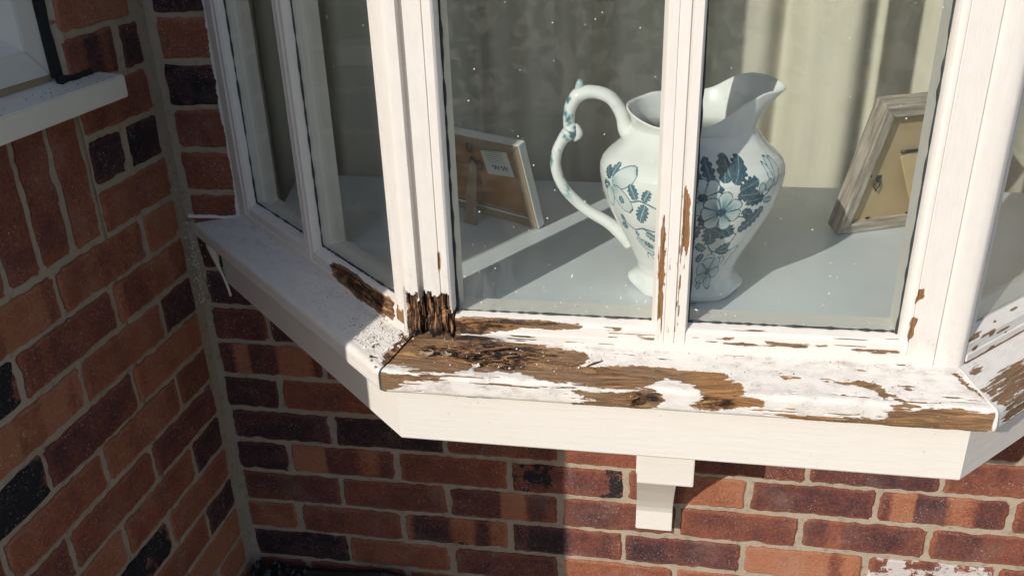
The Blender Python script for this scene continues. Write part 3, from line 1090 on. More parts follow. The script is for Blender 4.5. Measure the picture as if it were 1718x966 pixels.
MULLION_BARE = [[(0.7209, 0.6988), (0.723, 0.6978), (0.7258, 0.6733), (0.7264, 0.646), (0.7266, 0.618), (0.7259, 0.56), (0.7194, 0.5596), (0.7189, 0.5986), (0.7162, 0.6223), (0.7159, 0.6456), (0.7189, 0.6731), (0.7201, 0.6955)], [(0.7418, 0.7298), (0.7449, 0.7289), (0.7519, 0.7118), (0.752, 0.6921), (0.7519, 0.6562), (0.75, 0.6355), (0.7447, 0.6559), (0.7432, 0.6235), (0.7421, 0.5609), (0.7403, 0.5756), (0.7414, 0.6187), (0.741, 0.6466), (0.742, 0.6873), (0.7417, 0.7137)]]
POST_TOP = [(0.398, 0.5853), (0.4063, 0.5857), (0.4104, 0.5818), (0.4155, 0.5814), (0.4202, 0.5769), (0.4255, 0.5799), (0.4272, 0.5691), (0.4308, 0.5828), (0.436, 0.5851), (0.4444, 0.5795), (0.4486, 0.5763), (0.4533, 0.58), (0.4596, 0.581), (0.4645, 0.5792), (0.4647, 0.5616), (0.4684, 0.5604)]
RPOST_BARE = [[(1.004, 0.6148), (1.0094, 0.6166), (1.0121, 0.6072), (1.0052, 0.6031), (1.003, 0.5971)], [(1.0022, 0.5821), (1.0078, 0.5787), (1.007, 0.5596), (1.0033, 0.5501), (1.0007, 0.5631)]]


KNOTS = [(.646, .037, .022, .011), (.958, .074, .020, .012), (.70, .075, .014, .008), (.80, .078, .02, .008)]
STAIN = [[(.500, .0), (.575, .0), (.590, .012), (.548, .022), (.515, .012)], [(.530, .030), (.570, .028), (.565, .044), (.54, .046)], [(.700, .067), (.728, .066), (.728, .084), (.700, .082)], [(.405, .0), (.43, .0), (.425, .010), (.405, .016)], [(.780, .076), (.82, .078), (.815, .088), (.785, .088)], [(.948, .068), (.968, .07), (.965, .080), (.95, .078)]]
RSTAIN = [[(.475, .001), (.56, .001), (.60, .008), (.55, .018), (.50, .014), (.475, .02)], [(.52, .026), (.60, .027), (.60, .034), (.53, .034)]]


def edge_noise(S, V, seed=1, ax=60, av=420):
    return fbm(S * ax, V * av, 4, seed) - .5


def front_sill_fn(S, V):
    n = edge_noise(S, V, 1)
    n2 = fbm(S * 25, V * 90, 3, 5) - .5
    sd = polys_sd(S, V, FRONT_BARE) + n * 0.010 + n2 * 0.004
    bare = np.clip(.5 + sd / .007, 0, 1)
    # hairline flaking along the grain elsewhere
    st = fbm(S * 14, V * 520, 4, 21)
    nose = sstep(.048, .062, V)
    bare = np.maximum(bare, np.clip(.5 + (st - .715 + .045 * sstep(.78, .55, S) + .03 * sstep(.9, 1.0, S)) * 9, 0, .97) * nose)
    bare = np.maximum(bare, np.clip(.5 + (fbm(S * 22, V * 240, 4, 33) - .765) * 10, 0, .9))
    bare = np.maximum(bare, sstep(.575, .555, S + n * .05) * sstep(.012, .006, V))
    stain = .75 * sstep(-.008, .008, polys_sd(S, V, STAIN) + n * .012 + n2 * .008)
    stain = np.maximum(stain, .5 * sstep(.0035, .0, V) * sstep(.62, .56, S))
    rsd = polys_sd(S, V, FRONT_ROT) + n * 0.016 + n2 * 0.010
    rot = sstep(-.004, .010, rsd)
    ridge = fbm(S * 26, V * 330, 4, 9)
    deep = sstep(.0, .012, rsd)
    steps = np.round(fbm(S * 30, V * 110, 3, 15) * 5) / 5
    disp = np.where(bare > .5, -.0007 - .0012 * ridge, 0) - deep * (.0012 + .013 * sstep(.34, .66, .5 * steps + .5 * ridge))
    dirt = .72 + .35 * sstep(.62, .4, S) + .35 * sstep(.02, 0, V) + .5 * (fbm(S * 12, V * 60, 3, 44) - .5)
    warm = np.maximum(sstep(.735, .79, S + n * .06), .35 * sstep(.60, .57, S) * sstep(.045, .03, V))
    warm = np.minimum(warm, 1 - .6 * sstep(.9, .95, S))
    return dict(bare=bare, rot=rot, dirt=dirt, stain=stain, warm=warm, wear=np.full_like(S, .8), disp=disp)


strip("sill_board", FRONT, SILL, fr_ends, .0016, .0013, front_sill_fn, back=SILL_BACK, gap=(.0016, .0007))["label"] = "rotten front sill with bare patches of brown wood"


def left_sill_fn(S, V):
    d = polys_sd(S, V, LEFT_DIRT)
    dirt = .22 + .30 * sstep(-.02, .02, d + (fbm(S * 30, V * 60, 3, 4) - .5) * .04) + .25 * sstep(.03, .0, V)
    n = fbm(S * 90, V * 130, 4, 31)
    near = sstep(.10, -.01, S) * sstep(.075, .05, V)
    bare = np.clip(.5 + (n - .69 + .07 * near) * 7, 0, 1) * near
    # paint lost along the mitre
    mit = sstep(.020, .004, S + KL * np.interp(V, [0, .052, .09], [0, .05, .062]) + (n - .5) * .02)
    bare = np.maximum(bare, np.clip(mit * 1.2 - .15, 0, 1) * sstep(.06, .045, V))
    return dict(bare=bare, rot=.8 * near, dirt=dirt, wear=np.zeros_like(S), disp=-.0008 * (bare > .5) + .0006 * (fbm(S * 160, V * 160, 2, 3) - .5) * near)


strip("sill_board", LEFTF, SILL, lf_ends, .003, .002, left_sill_fn, back=SILL_BACK, gap=(.0016, 0))


def right_sill_fn(S, V):
    n = fbm(S * 22, V * 480, 4, 41) - .5
    sd = polys_sd(S, V, RIGHT_BARE) + (fbm(S * 30, V * 70, 3, 6) - .5) * .012
    bare = np.clip(.45 + np.clip(sd / .02, -.6, .25) + n * 1.3, 0, 1) * (sd > -.012)
    return dict(bare=bare, rot=.25 * sstep(0, .02, sd), dirt=np.full_like(S, .35), wear=np.full_like(S, .7), disp=-.0010 * (bare > .5))


strip("sill_board", RIGHTF, SILL, rf_ends, .002, .0013, right_sill_fn, back=SILL_BACK, gap=(.0007, 0))
# white filler bead run down the right-hand mitre
bead = []
for q in np.linspace(0, 1, 40):
    v = q * .088
    w_ = float(np.interp(v, resample(SILL, .001)[1], resample(SILL, .001)[0][:, 0]))
    z_ = float(np.interp(v, resample(SILL, .001)[1], resample(SILL, .001)[0][:, 1]))
    bead.append((C1[0] + KR * w_, -0.41 - w_ - .0003, z_ + .0003))
tube("filler_bead", bead, [.0007 + .0016 * sstep(.55, .85, q) * (.6 + .8 * float(vn(q * 14, 0.0, 5))) for q in np.linspace(0, 1, 40)], M['paint'], bay, seg=8)

# ---- fascia boards under the sill
FAS = [(.034, .4745), (.034, .3905), (.0325, .3885), (.012, .3885), (.012, .4745)]
def fascia(base, ends):
    Q = np.array(FAS)
    o, e, n = base
    pts = []
    for q in Q:
        for s in (ends[0](q[0]), ends[1](q[0])):
            xy = o + s * e + q[0] * n
            pts.append((xy[0], xy[1], q[1]))
    m = len(Q)
    Fc = [(2 * i, 2 * i + 1, 2 * ((i + 1) % m) + 1, 2 * ((i + 1) % m)) for i in range(m)]
    Fc += [tuple(2 * i for i in range(m)), tuple(2 * i + 1 for i in range(m))]
    return fix_normals(mesh("fascia_board", pts, Fc, M['paint'], bay))


fascia(FRONT, fr_ends)
fascia(LEFTF, lf_ends)
fascia(RIGHTF, rf_ends)
w_ = .011
prism_poly("soffit_board", [Lp(lf_ends[1](w_), w_), (C0[0] - KL * w_, -.41 - w_), (C1[0] + KR * w_, -.41 - w_), Rp(rf_ends[1](w_), w_)], .394, .410, M['paint'], bay)

# ---- corbel bracket under the fascia
BX0, BX1 = .6965, .7635
brk = mesh("bracket", *(lambda prof: ([(x, y, z) for x in (BX0 + .001, BX1 - .001) for y, z in prof],
           [tuple(range(len(prof))), tuple(range(2 * len(prof) - 1, len(prof) - 1, -1))] + [(i, (i + 1) % len(prof), len(prof) + (i + 1) % len(prof), len(prof) + i) for i in range(len(prof))]))(
    [(.004, .392), (-.225, .392), (-.225, .200), (-.205, .190), (-.150, .128), (-.100, .070), (-.060, .018), (-.040, -.012), (-.034, -.026), (.004, -.026)]), M['paint'], bay)
fix_normals(brk)
brk["label"] = "cream painted corbel bracket under the fascia"
box("bracket_block", (BX0 + .003, -.245, .196), (BX1 + .0215, .004, .3925), M['paint'], brk, .0025)
box("bracket_block", (BX0, -.033, -.070), (BX1, .004, -.024), M['paint'], brk, .002)

# ---- bottom rails
def rail_fn(S, V):
    n = edge_noise(S, V, 3, 70, 500)
    sd = polys_sd(S, V, RAIL_BARE) + n * .006
    bare = np.clip(.5 + sd / .005, 0, 1)
    st = fbm(S * 18, V * 700, 4, 25)
    bare = np.maximum(bare, np.clip(.5 + (st - .73) * 9, 0, .9))
    rot = sstep(.64, .46, S + n * .1) * sstep(.0, .004, sd)
    crack = sstep(.60, .45, S) * sstep(.010, .004, V) 
    disp = -.0006 * (bare > .5) - rot * (.001 + .004 * fbm(S * 60, V * 300, 3, 7)) - crack * .006 * fbm(S * 40, V * 100, 3, 8)
    return dict(bare=np.maximum(bare, crack), rot=np.maximum(rot, crack), stain=np.maximum(.6 * crack, .75 * sstep(-.004, .004, polys_sd(S, V, RSTAIN) + n * .008)), dirt=.15 + .35 * sstep(.006, .0, V), wear=np.full_like(S, .8), disp=disp)


strip("bottom_rail", FRONT, RAIL, (lambda w: .4702, lambda w: 1.0335), .0016, .0011, rail_fn, back=RAIL_BACK)


def lrail_fn(S, V):
    n = edge_noise(S, V, 13, 50, 400)
    sd = polys_sd(S, V, LEFT_RAIL_BARE) + n * .008
    bare = np.clip(.5 + sd / .004, 0, 1)
    rot = sstep(.0, .004, sd) * (.65 + .35 * sstep(.06, .10, S))
    disp = -sstep(0, .003, sd) * (.0015 + .006 * fbm(S * 35, V * 260, 4, 17))
    return dict(bare=bare, rot=rot, stain=.42 * rot * sstep(.06, .10, S), dirt=np.full_like(S, .25), wear=np.full_like(S, .2), disp=disp)


strip("bottom_rail", LEFTF, RAIL, (lambda w: .0145, lambda w: .592), .002, .0012, lrail_fn, back=RAIL_BACK)
strip("bottom_rail", RIGHTF, RAIL, (lambda w: .0145, lambda w: .592), .004, .003, lambda S, V: dict(dirt=np.full_like(S, .2), wear=np.full_like(S, .9), bare=np.clip(.5 + (fbm(S * 30, V * 300, 3, 77) - .72) * 8, 0, 1) + sstep(.006, .002, V) * .7), back=RAIL_BACK)

# ---- upright posts, stiles and mullions
ZT = 1.46
def upright(name, plan, z0, fn=None, d=.0016, zd=.0018, zdense=.0, mat=None, label=None, mark=None):
    """plan: closed polygon (x,y), counter-clockwise seen from above; outer faces get displaced by fn(X,Y,Z,U)"""
    P = np.array(list(plan) + [plan[0]], float)
    if zdense <= 0:
        d = .004
    Q, u = resample(P, d)
    Q, u = Q[:-1], u[:-1]
    nxt, prv = np.roll(Q, -1, 0), np.roll(Q, 1, 0)
    T = nxt - prv
    N = np.stack([T[:, 1], -T[:, 0]], 1)
    N /= (np.linalg.norm(N, axis=1)[:, None] + 1e-9)
    zs = list(np.arange(z0, z0 + zdense, zd)) + list(np.linspace(z0 + max(zdense, .0), ZT, 40))
    zs = np.array(zs)
    X = np.repeat(Q[None, :, 0], len(zs), 0)
    Y = np.repeat(Q[None, :, 1], len(zs), 0)
    Z = np.repeat(zs[:, None], len(Q), 1)
    U = np.repeat(u[None], len(zs), 0)
    at = dict(bare=np.zeros_like(X), rot=np.zeros_like(X), dirt=np.full_like(X, .10) + .25 * sstep(.60, .53, Z), wear=np.full_like(X, .06), warm=np.full_like(X, .8), stain=np.zeros_like(X), disp=np.zeros_like(X))
    if fn:
        at.update(fn(X, Y, Z, U))
    dp = at.pop('disp') + .0005 * (fbm(U * 30, Z * 3, 2, 60) - .5)
    X = X + dp * N[None, :, 0]
    Y = Y + dp * N[None, :, 1]
    at['suv'] = np.stack([Z + 3.3, U + Q[0, 0] * 2, np.zeros_like(X)], -1)
    o = grid_mesh(name, np.stack([X, Y, Z], -1), at, mat or M['weath'], bay, wrap_u=True, smooth=True)
    fix_normals(o)
    if label:
        o["label"] = label
    try:
        o.data.set_sharp_from_angle(angle=math.radians(35))
    except Exception:
        pass
    return o


PT = np.array(POST_TOP)
def post_rot(X, Y, Z, U):
    order = np.argsort(PT[:, 0])
    top = np.interp(X, PT[order, 0], PT[order, 1]) + .010 * (vn(U * 420, U * 0, 5) - .5) + .006 * (vn(U * 900, U * 0, 6) - .5)
    outer = (Y < -.375) & (X > .4055) & (X < .4720)
    inz = top - Z
    rot = outer * sstep(-.0005, .0005, inz)
    fib = fbm(U * 260, Z * 14, 4, 8)
    blk = np.round(fbm(U * 70, Z * 30, 2, 18) * 6) / 6
    gap = sstep(.0022, .0008, np.abs(X - .4305))
    deep = rot * (.0012 + .0035 * sstep(.3, .75, fib) + .005 * sstep(.35, .7, blk) + .006 * gap + .005 * sstep(.014, 0, Z - .52))
    tail = sstep(.001, -.001, np.abs(Z - top)) * 0
    # small chips above
    sp = np.maximum(0, 1 - np.hypot((X - .4165) / .0022, (Z - .6335) / .003))
    sp = np.maximum(sp, np.maximum(0, 1 - np.hypot((X - .4555) / .0026, (Z - .628) / .006)))
    return dict(bare=np.maximum(rot, sp > .25), rot=rot * .85, stain=rot * (.28 + .45 * sstep(.545, .522, Z) - .2 * sstep(.450, .462, X) + .4 * gap), disp=-deep - tail, dirt=.10 + .3 * sstep(.66, .58, Z), wear=np.full_like(X, .06), warm=sstep(.452, .460, X))


upright("corner_post", [Lp(.0135, -.055), Lp(.0135, 0), Lp(.005, 0), Lp(.002, -.0003), (C0[0] + .0005, C0[1] + .0006), Fp(.4150, -.0002), Fp(.419, 0), Fp(.4262, 0), Fp(.4270, -.001), Fp(.4270, -.0095), Fp(.4345, -.0095), Fp(.4345, -.055)], .5175, post_rot, zdense=.085,
        label="left corner post, its foot rotted to dark brown fibres")
FS = [Fp(.4340, -.055), Fp(.4340, -.001), Fp(.4545, -.001), Fp(.4552, -.0028), Fp(.4562, -.0028), Fp(.457, -.0002), Fp(.4655, 0), Fp(.4685, -.0022), Fp(.4700, -.006), Fp(.4705, -.012), Fp(.4705, -.055)]
upright("window_stile", FS, .5185, post_rot, zdense=.085)
# left facet stile, mullion, end frame
upright("window_stile", [Lp(.040, -.055), Lp(.040, -.010), Lp(.0385, -.005), Lp(.036, -.0015), Lp(.030, -.001), Lp(.029, -.0025), Lp(.028, -.001), Lp(.0142, -.001), Lp(.0142, -.055)], .5185,
        lambda X, Y, Z, U: dict(bare=np.clip(.5 + ((fbm(U * 200, Z * 60, 3, 71) - .5) * .02 + .548 - Z) / .006, 0, 1) * (X < .41) * (X > .386), rot=np.full_like(X, .35)), zdense=.05)
upright("mullion", [Lp(.3165, -.055), Lp(.3165, -.012), Lp(.3155, -.004), Lp(.311, -.001), Lp(.308, -.003), Lp(.305, 0), Lp(.295, 0), Lp(.292, -.003), Lp(.289, -.001), Lp(.2835, -.002), Lp(.2825, -.006), Lp(.2825, -.055)], .530)
upright("end_frame", [Lp(.60, -.055), Lp(.60, .000), Lp(.562, .000), Lp(.560, -.003), Lp(.556, -.003), Lp(.553, -.0005), Lp(.547, -.001), Lp(.543, -.005), Lp(.543, -.055)], .5175)
# front centre mullion
def mull_fn(X, Y, Z, U):
    n = fbm(U * 900, Z * 60, 4, 81) - .5
    sd = polys_sd(X, Z, MULLION_BARE) - .0011 + n * .008
    bare = np.clip(.5 + sd / .0022, 0, 1) * (Y < -.398)
    low = sstep(.72, .56, Z)
    st = fbm(U * 900, Z * 22, 4, 83)
    bare = np.maximum(bare, np.clip(.5 + (st - .72 + .05 * low) * 9, 0, 1) * low * (Y < -.400))
    return dict(bare=bare, rot=np.zeros_like(X), wear=low * .5, disp=-.0007 * (bare > .5), dirt=np.full_like(X, .02))


upright("mullion", [Fp(.714, -.055), Fp(.714, -.020), Fp(.7125, -.017), Fp(.7165, -.003), Fp(.7185, -.0005), Fp(.7275, -.0005), Fp(.7285, -.0016), Fp(.7295, -.0005), Fp(.7395, 0), Fp(.7404, -.0028), Fp(.7414, -.0028), Fp(.7422, 0), Fp(.7525, -.0002), Fp(.7545, -.003), Fp(.7555, -.012), Fp(.7545, -.020), Fp(.752, -.055)], .5235, mull_fn, zdense=.24,
        label="centre mullion with paint stripped to reddish wood low down")
# right corner post and stiles
upright("window_stile", [Fp(.9935, -.055), Fp(.9935, -.012), Fp(.9945, -.006), Fp(.9965, -.002), Fp(1.000, -.0002), Fp(1.0035, -.0002), Fp(1.0043, -.0022), Fp(1.0055, -.0022), Fp(1.0063, -.0002), Fp(1.0335, -.0005), Fp(1.0335, -.055)], .531,
        lambda X, Y, Z, U: dict(bare=np.clip(.5 + (polys_sd(X, Z, RPOST_BARE) + (fbm(U * 500, Z * 90, 3, 91) - .5) * .004) / .002, 0, 1) * (Y < -.40), disp=-.0006 * (polys_sd(X, Z, RPOST_BARE) > 0)), zdense=.10)
upright("corner_post", [Fp(1.0340, -.055), Fp(1.0340, -.0025), Fp(1.0345, -.0004), Fp(1.0365, .0006), Fp(1.044, .0010), Fp(1.055, .0006), Fp(1.060, -.0005), tuple(C1 + np.array([.0012, .0016])), Rp(.003, -.0003), Rp(.0085, 0), Rp(.0125, -.0015), Rp(.0135, -.006), Rp(.0135, -.055)], .5175,
        label="right corner post with thick smooth cream paint")
upright("window_stile", [Rp(.0140, -.055), Rp(.0140, -.009), Rp(.022, -.009), Rp(.024, -.006), Rp(.030, -.006), Rp(.031, -.012), Rp(.031, -.055)], .531)
upright("mullion", [Rp(.283, -.055), Rp(.283, 0), Rp(.3165, 0), Rp(.3165, -.055)], .531)
upright("end_frame", [Rp(.543, -.055), Rp(.543, 0), Rp(.60, 0), Rp(.60, -.055)], .5175)

# ---- glass
GZ0, GZ1 = .549, ZT + .01
def pane(pA, pB, nrm, name="glass_pane"):
    a, b = np.array(pA), np.array(pB)
    n = np.array(nrm) * .003
    return prism_poly(name, [tuple(a), tuple(b), tuple(b - n), tuple(a - n)], GZ0, GZ1, M['glass'], bay)


gp1 = pane(Fp(.468, -.0185), Fp(.7155, -.0185), (0, -1))
gp2 = pane(Fp(.7515, -.0185), Fp(.9965, -.0185), (0, -1))
gl1 = pane(Lp(.036, -.0185), Lp(.2855, -.0185), NL)
gl2 = pane(Lp(.3135, -.0185), Lp(.546, -.0185), NL)
gr1 = pane(Rp(.028, -.0185), Rp(.286, -.0185), NR)
gr2 = pane(Rp(.3135, -.0185), Rp(.546, -.0185), NR)

# black mastic lines where the glass meets the timber
def seal(pts, r=.0012, seed=1):
    n = len(pts)
    rr = [r * (.35 + 1.3 * float(vn(i * .45, 0.0, seed))) for i in range(n)]
    tube("glazing_seal", pts, rr, M['seal'], bay, seg=6)


zz = np.linspace(.552, ZT, 160)
seal([(*Fp(.4716, -.0165), z) for z in zz], .0016, 2)
seal([(*Fp(.9930, -.0160), z) for z in zz], .0016, 3)
seal([(*Fp(.7563, -.0165), z) for z in zz], .0012, 4)
seal([(*Lp(.2815, -.0165), z) for z in zz], .0014, 5)
seal([(*Lp(.5420, -.0165), z) for z in zz], .0014, 6)
seal([(*Fp(x, -.0172), .5540) for x in np.linspace(.475, .712, 90)], .0012, 7)
seal([(*Fp(x, -.0172), .5540) for x in np.linspace(.757, .99, 90)], .0014, 8)
seal([(*Lp(x, -.0172), .5540) for x in np.linspace(.045, .28, 90)], .0012, 9)
seal([(*Lp(x, -.0172), .5540) for x in np.linspace(.32, .54, 90)], .0012, 10)

# paint specks spattered on the glass
def specks(parent, A, B, n, seed, zmax=.95):
    rng = np.random.default_rng(seed)
    a, b = np.array(A), np.array(B)
    t = b - a
    L = np.linalg.norm(t)
    t /= L
    nn = np.array([t[1], -t[0]])
    V, Fc = [], []
    for i in range(n):
        s = rng.random() * L
        z = .556 + (zmax - .556) * rng.random() ** (2.6 if rng.random() < .7 else 1.0)
        r = .00022 + .0009 * rng.random() ** 5
        st = 1 + (rng.random() < .2) * rng.random() * 2.0
        an = rng.random() * 6.28
        b0 = len(V)
        for k in range(6):
            q = 2 * math.pi * k / 6
            x, y = r * st * math.cos(q) * (.7 + .5 * rng.random()), r * math.sin(q)
            ds, dz = x * math.cos(an) - y * math.sin(an), x * math.sin(an) + y * math.cos(an)
            xy = a + t * (s + ds) + nn * .0001
            V.append((xy[0], xy[1], z + dz))
        xy = a + t * s + nn * (.0001 + r * .6)
        V.append((xy[0], xy[1], z))
        for k in range(6):
            Fc.append((b0 + k, b0 + (k + 1) % 6, b0 + 6))
    o = mesh("paint_specks", V, Fc, M['flake'], parent)
    o["kind"] = "stuff"


specks(gp1, Fp(.474, -.0183), Fp(.710, -.0183), 230, 1)
specks(gp2, Fp(.758, -.0183), Fp(.990, -.0183), 150, 2)
specks(gl1, Lp(.28, -.0183), Lp(.045, -.0183), 60, 3)

# ---- head, roof and window board
hd = [Lp(.60, .03), (C0[0] - KL * .03, -.44), (C1[0] + KR * .03, -.44), Rp(.60, .03), (1.6, .02), (1.6, .55), (-.12, .55), (-.12, .02)]
prism_poly("bay_roof", hd, ZT - .002, 1.9, M['paint'], bay)
BW = -.0585
bp = [Lp((.41 - math.cos(AL) * .0585) / math.sin(AL), BW), (C0[0] + KL * .0585, -.41 + .0585), (C1[0] - KR * .0585, -.41 + .0585), Rp((.41 - math.cos(AR) * .0585) / math.sin(AR), BW), (1.45, .178), (.02, .178)]
prism_poly("window_board", bp, .523, .541, M['board'], bay, .0015)

# dripped paint at the sill's wall end
tube("paint_drip", spline([(-.078, -.012, .472), (-.077, -.010, .455), (-.074, -.008, .425), (-.069, -.007, .405), (-.064, -.006, .382), (-.062, -.005, .362)], 30), [.0085, .0095, .010, .010, .0095, .009, .0085, .008, .007, .006, .005, .0042, .0036, .003, .0028, .0026, .0026, .0025, .0025, .0024, .0024, .0024, .0024, .0024, .0024, .0024, .0024, .0026, .0028, .0018], M['flake'], bay, seg=8)
# ragged paint smeared over the brick where frame and sill meet the wall
def smear(name, A, along, across, L, wd, seed, nrm, thick=.0012):
    n1, n2 = int(L / .002), 10
    T, Wd = np.meshgrid(np.linspace(0, L, n1), np.linspace(0, 1, n2))
    edge = wd * (.45 + 1.2 * fbm(T * 30, T * 0, 5, seed) ** 1.3 + .22 * (vn(T * 330, T * 0, seed + 3) - .5))
    A, along, across, nrm = (np.array(q, float) for q in (A, along, across, nrm))
    bulge = thick * (1 - Wd ** 2) * (.5 + fbm(T * 90, Wd * 3, 3, seed + 1))
    P = A + T[..., None] * along + (Wd * edge)[..., None] * across + (bulge - .0035 * (Wd > .99) + .0006)[..., None] * nrm
    return grid_mesh(name, P, {}, M['paint'], bay)


smear("paint_smear", (-.013, -.001, .505), (0, 0, 1), (-1, 0, 0), .9, .0105, 3, (0, -1, 0))
smear("paint_smear", (-.118, -.001, .514), (1, 0, 0), (0, 0, 1), .105, .006, 9, (0, -1, 0))

# ------------------------------------------------------------------ loose debris on the sill
def sill_pts(rng, base, n, smin, smax, vmax=.05, dens=None):
    o, e, nr = base
    out = []
    while len(out) < n:
        s = smin + (smax - smin) * rng.random()
        w = vmax * rng.random()
        if dens and rng.random() > dens(s, w):
            continue
        z = np.interp(w, [0, .05, .06], [.520, .5055, .500])
        xy = o + s * e + w * nr
        out.append((xy[0], xy[1], z + .0004, nr[0] * .28, nr[1] * .28, 1))
    return out


rng = np.random.default_rng(21)
o = chips("paint_flakes", sill_pts(rng, LEFTF, 130, 0.0, .6, .048) + sill_pts(rng, LEFTF, 120, -.01, .1, .05), .0020, M['flake'], 22, .35, 5)
tag(o, "small curled white paint flakes lying on the left and front sills", "paint flakes", kind='stuff')
o = chips("wood_crumbs", sill_pts(rng, LEFTF, 170, -.01, .22, .05, lambda s, w: .2 + .8 * (s < .12)) + sill_pts(rng, LEFTF, 50, .2, .62, .05) + sill_pts(rng, FRONT, 200, .41, .66, .045) + sill_pts(rng, FRONT, 60, .66, 1.03, .05), .0008, M['crumb'], 23, .5, 5)
tag(o, "dark crumbs of rotten wood scattered over the window sills", "crumbs", kind='stuff')
o = chips("paint_crumbs", sill_pts(rng, FRONT, 60, .45, .66, .045), .0011, M['flake'], 24, .6, 5)
tag(o, "pale paint crumbs scattered on the bare wood of the front sill", "crumbs", kind='stuff')


def curled(name, x, y, z, L, W, rz, curl, mat, seed):
    rng = np.random.default_rng(seed)
    nu, nv = 14, 8
    U, V = np.meshgrid(np.linspace(-.5, .5, nu), np.linspace(-.5, .5, nv))
    edge = 1 - .35 * fbm(U * 9 + seed, V * 9, 2, seed)
    X = U * L * edge
    a = V * curl
    Y = np.sin(a) / max(curl, .1) * W * edge
    Z = (1 - np.cos(a)) / max(curl, .1) * W + .0025 * fbm(U * 7, V * 7 + seed, 2, seed + 1) + U * U * L * .5
    c, s = math.cos(rz), math.sin(rz)
    P = np.stack([X * c - Y * s, X * s + Y * c, Z], -1)
    o = grid_mesh(name, P, {}, mat)
    o.location = (x, y, z)
    md = o.modifiers.new("thick", 'SOLIDIFY')
    md.thickness = .0005
    return o


tag(curled("dry_leaf", .441, -.443, .5125, .020, .011, .1, 2.2, M['leaf'], 3), "curled pale dry leaf nearest the mitre on the rotten sill", "dry leaf", "dry leaves on the sill")
tag(curled("dry_leaf", .466, -.440, .5125, .012, .009, -.5, 1.8, M['leaf'], 5), "small pale dry leaf in the middle of the leaf scraps", "dry leaf", "dry leaves on the sill")
tag(curled("dry_leaf", .484, -.443, .511, .014, .006, .3, 2.5, M['crumb'], 8), "dark shrivelled leaf scrap right of the pale dry leaves", "dry leaf", "dry leaves on the sill")
tag(curled("paint_flake", .506, -.456, .5085, .010, .009, .4, 1.2, M['flake'], 12), "single white paint flake on the bare wood of the front sill", "paint flake")
tag(tube("wood_splinter", [(.638, -.444, .5118), (.647, -.438, .5135), (.6575, -.432, .5145)], [.0006, .0016, .0004], M['splinter'], seg=6), "thin dark wood splinter lying on white paint of the front sill", "splinter")


# torn wood fibres
def slivers(name, items, mat, seed):
    """items: (base point, direction, outward normal, length, width)"""
    V, Fc = [], []
    for b, d, nn, L, wd in items:
        b, d, nn = Vector(b), Vector(d).normalized(), Vector(nn).normalized()
        sd = d.cross(nn).normalized()
        i = len(V)
        V += [b - sd * wd, b + sd * wd, b + d * L * .55 + sd * wd * .8 + nn * wd, b + d * L + nn * wd * .4, b + d * L * .5 - sd * wd * .7 + nn * wd * .6, b + nn * wd * 1.2 + d * L * .1, b + d * L * .5 + nn * wd * 1.8]
        Fc += [(i, i + 4, i + 6, i + 5), (i + 1, i + 5, i + 6, i + 2), (i, i + 5, i + 1), (i + 4, i + 3, i + 6), (i + 2, i + 6, i + 3), (i, i + 1, i + 2, i + 3, i + 4)]
    o = mesh(name, V, Fc, mat, bay)
    o["kind"] = "stuff"
    return o


rng = np.random.default_rng(91)
it = []
for _ in range(24):
    x = rng.uniform(.408, .4665)
    it.append(((x, -.4085 + rng.uniform(0, .006), rng.uniform(.520, .566)), (rng.normal() * .06, rng.normal() * .04, 1), (rng.normal() * .2, -1, 0), float(rng.uniform(.010, .028)), float(rng.uniform(.0005, .0012))))
slivers("wood_fibres", it[:14], M['splinter'], 1)
slivers("wood_fibres", it[14:], M['oldwood'], 1)
it = []
for _ in range(80):
    x = rng.uniform(.42, .61)
    w_ = rng.uniform(.004, .036)
    z_ = np.interp(w_, [0, .05], [.520, .5055]) - rng.uniform(.0, .004)
    it.append(((x, -.41 - w_, z_), (1, rng.normal() * .12, rng.normal() * .08), (0, -.25, 1), float(rng.uniform(.008, .030)), float(rng.uniform(.0005, .0013))))
slivers("wood_fibres", it[:45], M['splinter'], 1)
slivers("wood_fibres", it[45:], M['oldwood'], 1)

# ------------------------------------------------------------------ room behind
def room():
    V = lambda *a: a
    o = box("room_wall", (-.20, .10, .2), (-.055, .60, 1.9), M['room'])
    tag(o, kind='structure')
    o = box("room_wall", (1.62, .10, .2), (1.74, .60, 1.9), M['room'])
    tag(o, kind='structure')
    o = box("room_wall", (-.20, .55, .2), (1.74, .60, 1.9), M['room'])
    tag(o, kind='structure')
    o = box("room_floor", (-.20, .10, .15), (1.74, .60, .20), M['room'])
    tag(o, kind='structure')


room()


def curtain():
    nx, nz = 420, 70
    X, Z = np.meshgrid(np.linspace(-.05, 1.60, nx), np.linspace(.32, 1.46, nz))
    ph = X * 2 * math.pi / .17 + .9 * np.sin(X * 5.3) + .25 * np.sin(Z * 3 + X * 8)
    Y = .262 + .026 * np.sin(ph) + .008 * np.sin(2.3 * ph + 1.0) + .012 * (fbm(X * 9, Z * 2.5, 3, 50) - .5)
    X2 = X + .008 * np.cos(ph)
    o = grid_mesh("curtain", np.stack([X2, Y, Z], -1), {}, M['curtain'])
    tag(o, "closed beige curtain hanging in folds behind the window board", "curtain")
    md = o.modifiers.new("thick", 'SOLIDIFY')
    md.thickness = .0015


curtain()

